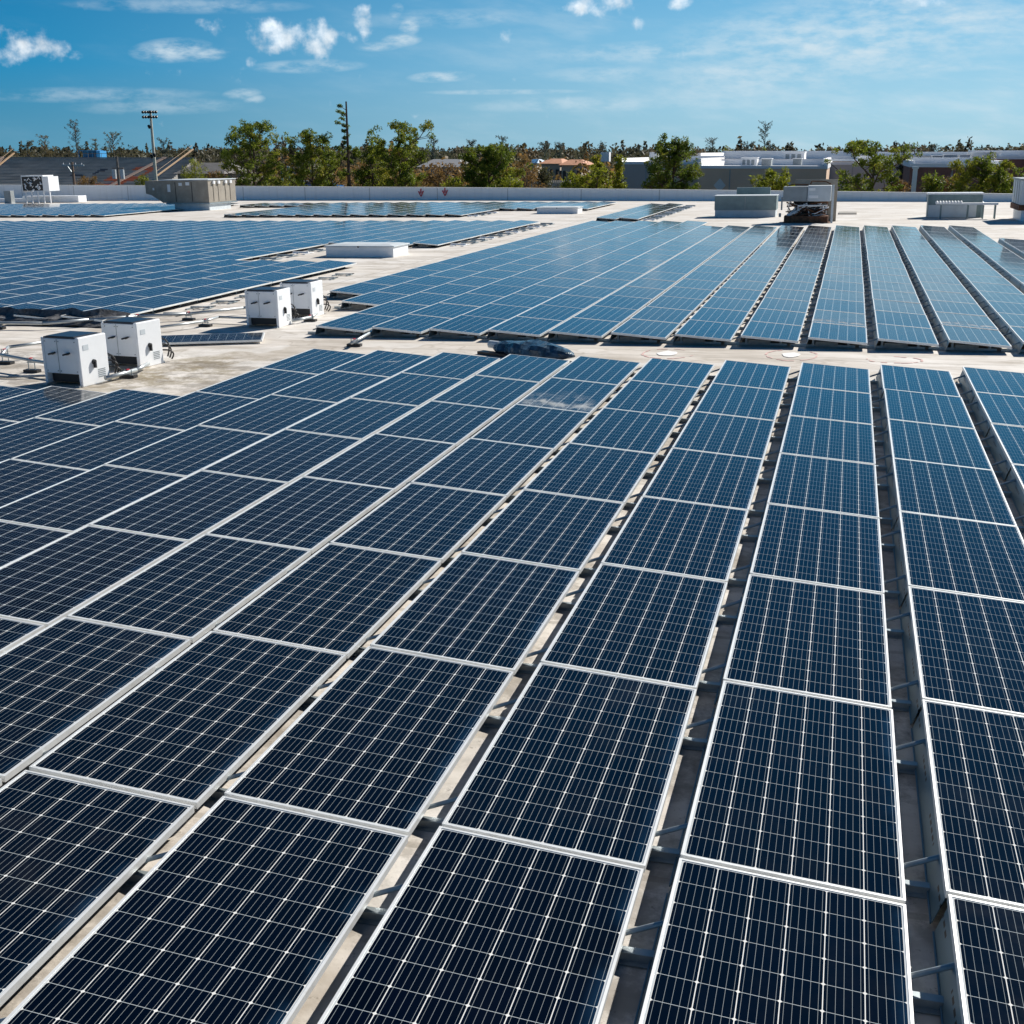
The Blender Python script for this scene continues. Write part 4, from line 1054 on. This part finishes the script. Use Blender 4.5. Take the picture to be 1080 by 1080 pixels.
def upole(px, top, D, lab, kind):
    p = at(px, top, D); H = p.z - GZ; t = thing('utility_pole', lab, 'utility pole', (p.x, p.y, GZ), 0, 'utility poles beyond the parapet')
    b = MB(); b.tube((0, 0, 0), (0, 0, H), .22, .15, 8); b.build('pole', M_BARKG if kind else mat('wood_pole', (.26, .18, .13), .9), t)
    if kind == 0:
        b = MB(); b.box(-1.6, 1.8, -.08, .08, H - .5, H - .3); b.tube((0, 0, H - 1.6), (.9, 0, H - .4), .06, None, 6); b.tube((0, 0, H - 1.6), (-.9, 0, H - .4), .06, None, 6); arm = b.build('crossarm', M_GALV, t)
        for k in range(4):
            b = MB(); b.tube((-1.4 + k * .95, 0, H - .3), (-1.4 + k * .95, 0, H - .08), .06, .04, 6); b.build('insulator', M_WHITE, arm)
    else:
        for s in (-.62, .62):
            b = MB(); b.tube((s, 0, H - 2.9), (s, 0, H - 1.7), .28, .28, 12); b.build('transformer', M_CURB, t)
        b = MB(); b.box(-.9, .9, -.06, .06, H - 1.6, H - 1.45); b.build('crossarm', M_BARKG, t)
upole(76, 171, 130, 'wooden utility pole with insulators before the bleachers', 0)
upole(123, 165, 130, 'utility pole carrying two pale transformers', 1)

# teal posts, vehicles, sign
for px, lab in ((297, 'left slim teal post seen through the pines'), (304, 'right slim teal post seen through the pines')):
    p = at(px, 176, 128); t = thing('teal_post', lab, 'post', (p.x, p.y, GZ), 0, 'teal posts')
    b = MB(); b.tube((0, 0, 0), (0, 0, p.z - GZ), .16, .16, 8); b.build('shaft', mat('teal_paint', (.10, .33, .42), .5), t)
    b = MB(); b.tube((0, 0, p.z - GZ), (0, 0, p.z - GZ + .12), .2, .2, 8); b.build('cap', M_WHITE, t)

def house(px0, px1, top, eave, D, lab, rm, wm, dep=12):
    A = at(px0, eave, D); B_ = at(px1, eave, D); zt = at(px0, top, D).z - GZ; ze = A.z - GZ; wd = B_.x - A.x
    t = thing('house', lab, 'house', (A.x + wd / 2, D, GZ), 0, 'houses beyond the trees')
    h = wd / 2
    b = MB(); b.box(-h + .4, h - .4, .4, dep, 0, ze); b.build('wall', wm, t)
    b = MB(); z0 = ze + .003; b.hexa([(-h - .2, -.2, z0), (h + .2, -.2, z0), (h + .2, dep + .6, z0), (-h - .2, dep + .6, z0), (-h * .55, dep * .4, zt), (h * .55, dep * .4, zt), (h * .55, dep * .6, zt), (-h * .55, dep * .6, zt)]); b.build('roof', rm, t)
    for k in range(3):
        x = -h * .6 + k * h * .6; b = MB(); b.box(x - wd * .07, x + wd * .07, .33, .397, ze * .35, ze * .85); b.build('window', M_BLACK, t)
    return t
M_TILE = mat('orange_tiles', (.52, .24, .13), .8, var=.15, vscale=1.5)
M_STUC = mat('cream_stucco', (.45, .40, .34), .9, var=.08, vscale=1)
house(569, 592, 167.5, 172.5, 250, 'orange tiled villa with cream walls, left wing', M_TILE, M_STUC)
house(590, 615, 168.5, 174, 245, 'orange tiled villa with cream walls, right wing', M_TILE, M_STUC)
M_GR = mat('grey_shingles', (.20, .19, .18), .9, var=.15, vscale=1.5)
house(184, 236, 172, 183, 190, 'low grey roofed house behind the tan air handler', M_GR, mat('taupe_wall', (.28, .24, .2), .9))
house(296, 330, 168, 178, 230, 'dark roofed house glimpsed between the pines', mat('dark_shingles', (.06, .055, .055), .9), M_STUC)
house(440, 490, 168, 176, 300, 'pale roofed house behind the rust brown bush', mat('pale_shingles', (.40, .40, .40), .9), M_STUC)
house(555, 566, 168, 172, 300, 'small house with a blue tarpaulin roof', mat('blue_tarp', (.04, .16, .33), .5), M_STUC)
# garden wall and vehicles
pa, pb2 = at(560, 193, 200), at(612, 190.5, 200)
t = thing('garden_wall', 'pale picket garden wall in front of the villa lawn', 'wall', (pa.x, 200, GZ))
wd = pb2.x - pa.x; b = MB()
nn = 26
for k in range(nn): b.box(wd * k / nn, wd * (k + .8) / nn, 0, .2, 0, pb2.z - GZ)
b.build('pickets', mat('cream_pickets', (.60, .55, .48), .9), t)
b = MB(); b.box(0, wd, .25, .35, 0, pb2.z - GZ - .3); b.build('back_rail', mat('cream_rail', (.5, .46, .4), .9), t)
def car(px, py, D, color, lab):
    """roof of the car shows at py"""
    p = at(px, py, D); t = thing('parked_car', lab, 'car', (p.x, D, p.z - 1.5), 0, 'cars beyond the parapet')
    b = MB(); b.prism([(-2.2, .35), (2.2, .35), (2.25, .75), (1.4, .9), (.8, 1.4), (-1.1, 1.42), (-1.8, .95), (-2.25, .85)], 0, 1.75); b.build('body', mat('car_paint', color, .25), t, .05)
    b = MB(); b.prism([(1.25, .93), (.75, 1.34), (-1.05, 1.36), (-1.6, .95)], -.02, 1.77); b.build('windows', M_BLACK, t)
    for x in (-1.35, 1.35):
        for y in (-.02, 1.57):
            b = MB(); b.tube((x, y, .34), (x, y + .2, .34), .34, .34, 14); b.build('wheel', M_BLACK, t)

# ---------------------------------------------------------------- stores at right
def store(px0, px1, top, D, dep, lab, wm, rm, par=1.0, band=None):
    A = at(px0, top, D); B_ = at(px1, top, D); H = (A.z + B_.z) / 2 - GZ; wd = B_.x - A.x
    t = thing('store_building', lab, 'building', (A.x + wd / 2, D, GZ), 0, 'stores beyond the parapet')
    h = wd / 2
    b = MB(); b.box(-h, h, 0, dep, 0, H); b.build('wall', wm, t)
    b = MB(); b.box(-h + .5, h - .5, .5, dep - .5, H, H + .06); b.build('roof', rm, t)
    b = MB(); b.box(-h - .1, h + .1, -.12, .4, H + .003, H + .35); b.box(-h - .1, h + .1, dep - .4, dep + .1, H + .003, H + par); b.box(-h - .1, -h + .4, .4, dep - .4, H + .003, H + par * .8); b.box(h - .4, h + .1, .4, dep - .4, H + .003, H + par * .8); b.build('parapet', band or wm, t)
    for k in range(int(wd / 8)):
        b = MB(); x = -h + 4 + k * 8; b.box(x - .06, x + .06, -.03, -.003, .2, H - .1); b.build('wall_joint', M_GREY, t)
    return t, h, H, dep
M_SW = mat('taupe_store_wall', (.76, .54, .38), .9, var=.06, vscale=.3)
M_SW2 = mat('grey_store_wall', (.58, .48, .42), .9, var=.05, vscale=.3)
M_WR = mat('white_store_roof', (.88, .88, .88), .8, var=.05, vscale=.2)
M_BRK = mat('dark_brick', (.24, .11, .085), .9, var=.15, vscale=1)
t, h, H, dep = store(651, 738, 173.5, 150, 32, 'grey store wall with white parapet tabs left of the brown store', M_SW2, M_WR, 1.0, M_WR)
p1 = at(636, 173, 150)
for px in (637.5, 689):
    q_ = at(px, 173, 152); b = MB(); x = q_.x - (t.location.x); b.box(x - .6, x + .6, 2.2, 3.4, H + .35, H + 1.6); b.build('parapet_tab', M_WR, t)
store(736, 872, 178, 138, 30, 'long brown store with pale diamond signs and white roof', M_SW, M_WR, .9, M_WR)
t = [o for o in col.objects if o.get('label', '').startswith('long brown store')][0]
M_DIA = mat('pale_diamond', (.8, .78, .74), .8)
for px in (759, 829):
    q_ = at(px, 195.5, 138); x = q_.x - t.location.x; z = q_.z - GZ
    b = MB(); b.prism([(x, z - .85), (x + .75, z), (x, z + .85), (x - .75, z)], -.06, -.003); b.build('diamond_sign', M_DIA, t)
b = MB(); q_ = at(735, 172, 138); b.box(-8, 8, -.2, -.004, 9, 10)
store(736, 905, 170, 190, 40, 'white roofed store block behind the long brown store', M_SW, M_WR, 1.6, M_WR)
store(868, 975, 174, 160, 40, 'white roofed store behind the open gappy pine', mat('off_white_wall', (.5, .5, .5), .9), M_WR, 1.0, M_WR)
store(960, 1058, 176.5, 112, 26, 'brown brick store with white canopy right of the gappy pine', M_BRK, M_WR, .8, M_WR)
store(1052, 1140, 168, 140, 40, 'dark red brick store at the right edge with white top band', M_BRK, M_WR, 1.0, M_WR)
store(900, 1090, 166, 240, 40, 'low white store far behind at right', mat('white_wall', (.6, .6, .6), .9), M_WR, 1.0, M_WR)
def rbox(px0, px1, top, bot, D, dep, lab, m, name='rooftop_box', lidm=None):
    A = at(px0, bot, D); B_ = at(px1, bot, D); T = at(px0, top, D); wd = B_.x - A.x; hh = T.z - A.z
    t = thing(name, lab, 'rooftop unit', ((A.x + B_.x) / 2, D, A.z), 0, 'equipment on the store roofs')
    b = MB(); b.box(-wd / 2, wd / 2, 0, dep, 0, hh * .92); b.build('casing', m, t)
    b = MB(); b.box(-wd / 2 - .08, wd / 2 + .08, -.08, dep + .08, hh * .92 + .003, hh); b.build('cover', lidm or M_WR, t)
    b = MB()
    for k in range(3): b.box(-wd * .4 + k * wd * .28, -wd * .4 + k * wd * .28 + wd * .18, -.04, -.004, hh * .2, hh * .75)
    b.build('louvre', M_GREY, t)
rbox(826, 848, 160, 170, 205, 8, 'white stepped rooftop box above the long brown store', M_WR)
rbox(781, 798, 166, 176, 150, 3, 'white broken rooftop unit on the long brown store, left', M_WR)
rbox(803, 813, 167, 176, 152, 3, 'grey rooftop unit on the long brown store, middle', M_GREY)
rbox(836, 845, 167, 174, 154, 3, 'dark windowed rooftop unit on the long brown store, right', M_GREY)
rbox(983, 993, 164, 173, 170, 3, 'slanted grey rooftop unit on the far right store, left', M_GREY)
rbox(995, 1008, 163, 173, 172, 3, 'grey rooftop unit on the far right store, middle', M_CURB)
rbox(1012, 1022, 163, 174, 170, 3, 'pale rooftop unit on the far right store, right', M_WR)
for i, (px, py, D, c_, lab) in enumerate([(338, 189, 116, (.02, .12, .35), 'blue parked car seen under the smaller round pine'), (321, 190, 122, (.55, .5, .42), 'pale parked car seen between the two round pines')]):
    car(px, py, D, c_, lab)
p = at(433.5, 187, 106); t = thing('white_sign_post', 'small white sign box on a post under the browned pine', 'sign', (p.x, p.y, GZ))
b = MB(); b.box(-.06, .06, -.06, .06, 0, p.z - GZ - .5); b.build('post', M_WHITE, t)
b = MB(); b.box(-.22, .22, -.1, .1, p.z - GZ - .5, p.z - GZ + .1); b.build('box', M_WHITE, t)
p = at(965.5, 178, 100); t = thing('white_column', 'slim white column at the left end of the brick store canopy', 'column', (p.x, p.y, GZ))
b = MB(); b.box(-.2, .2, -.2, .2, 0, p.z - GZ); b.build('shaft', M_WHITE, t)
b = MB(); b.box(-.28, .28, -.28, .28, p.z - GZ + .003, p.z - GZ + .2); b.build('cap', M_WHITE, t)
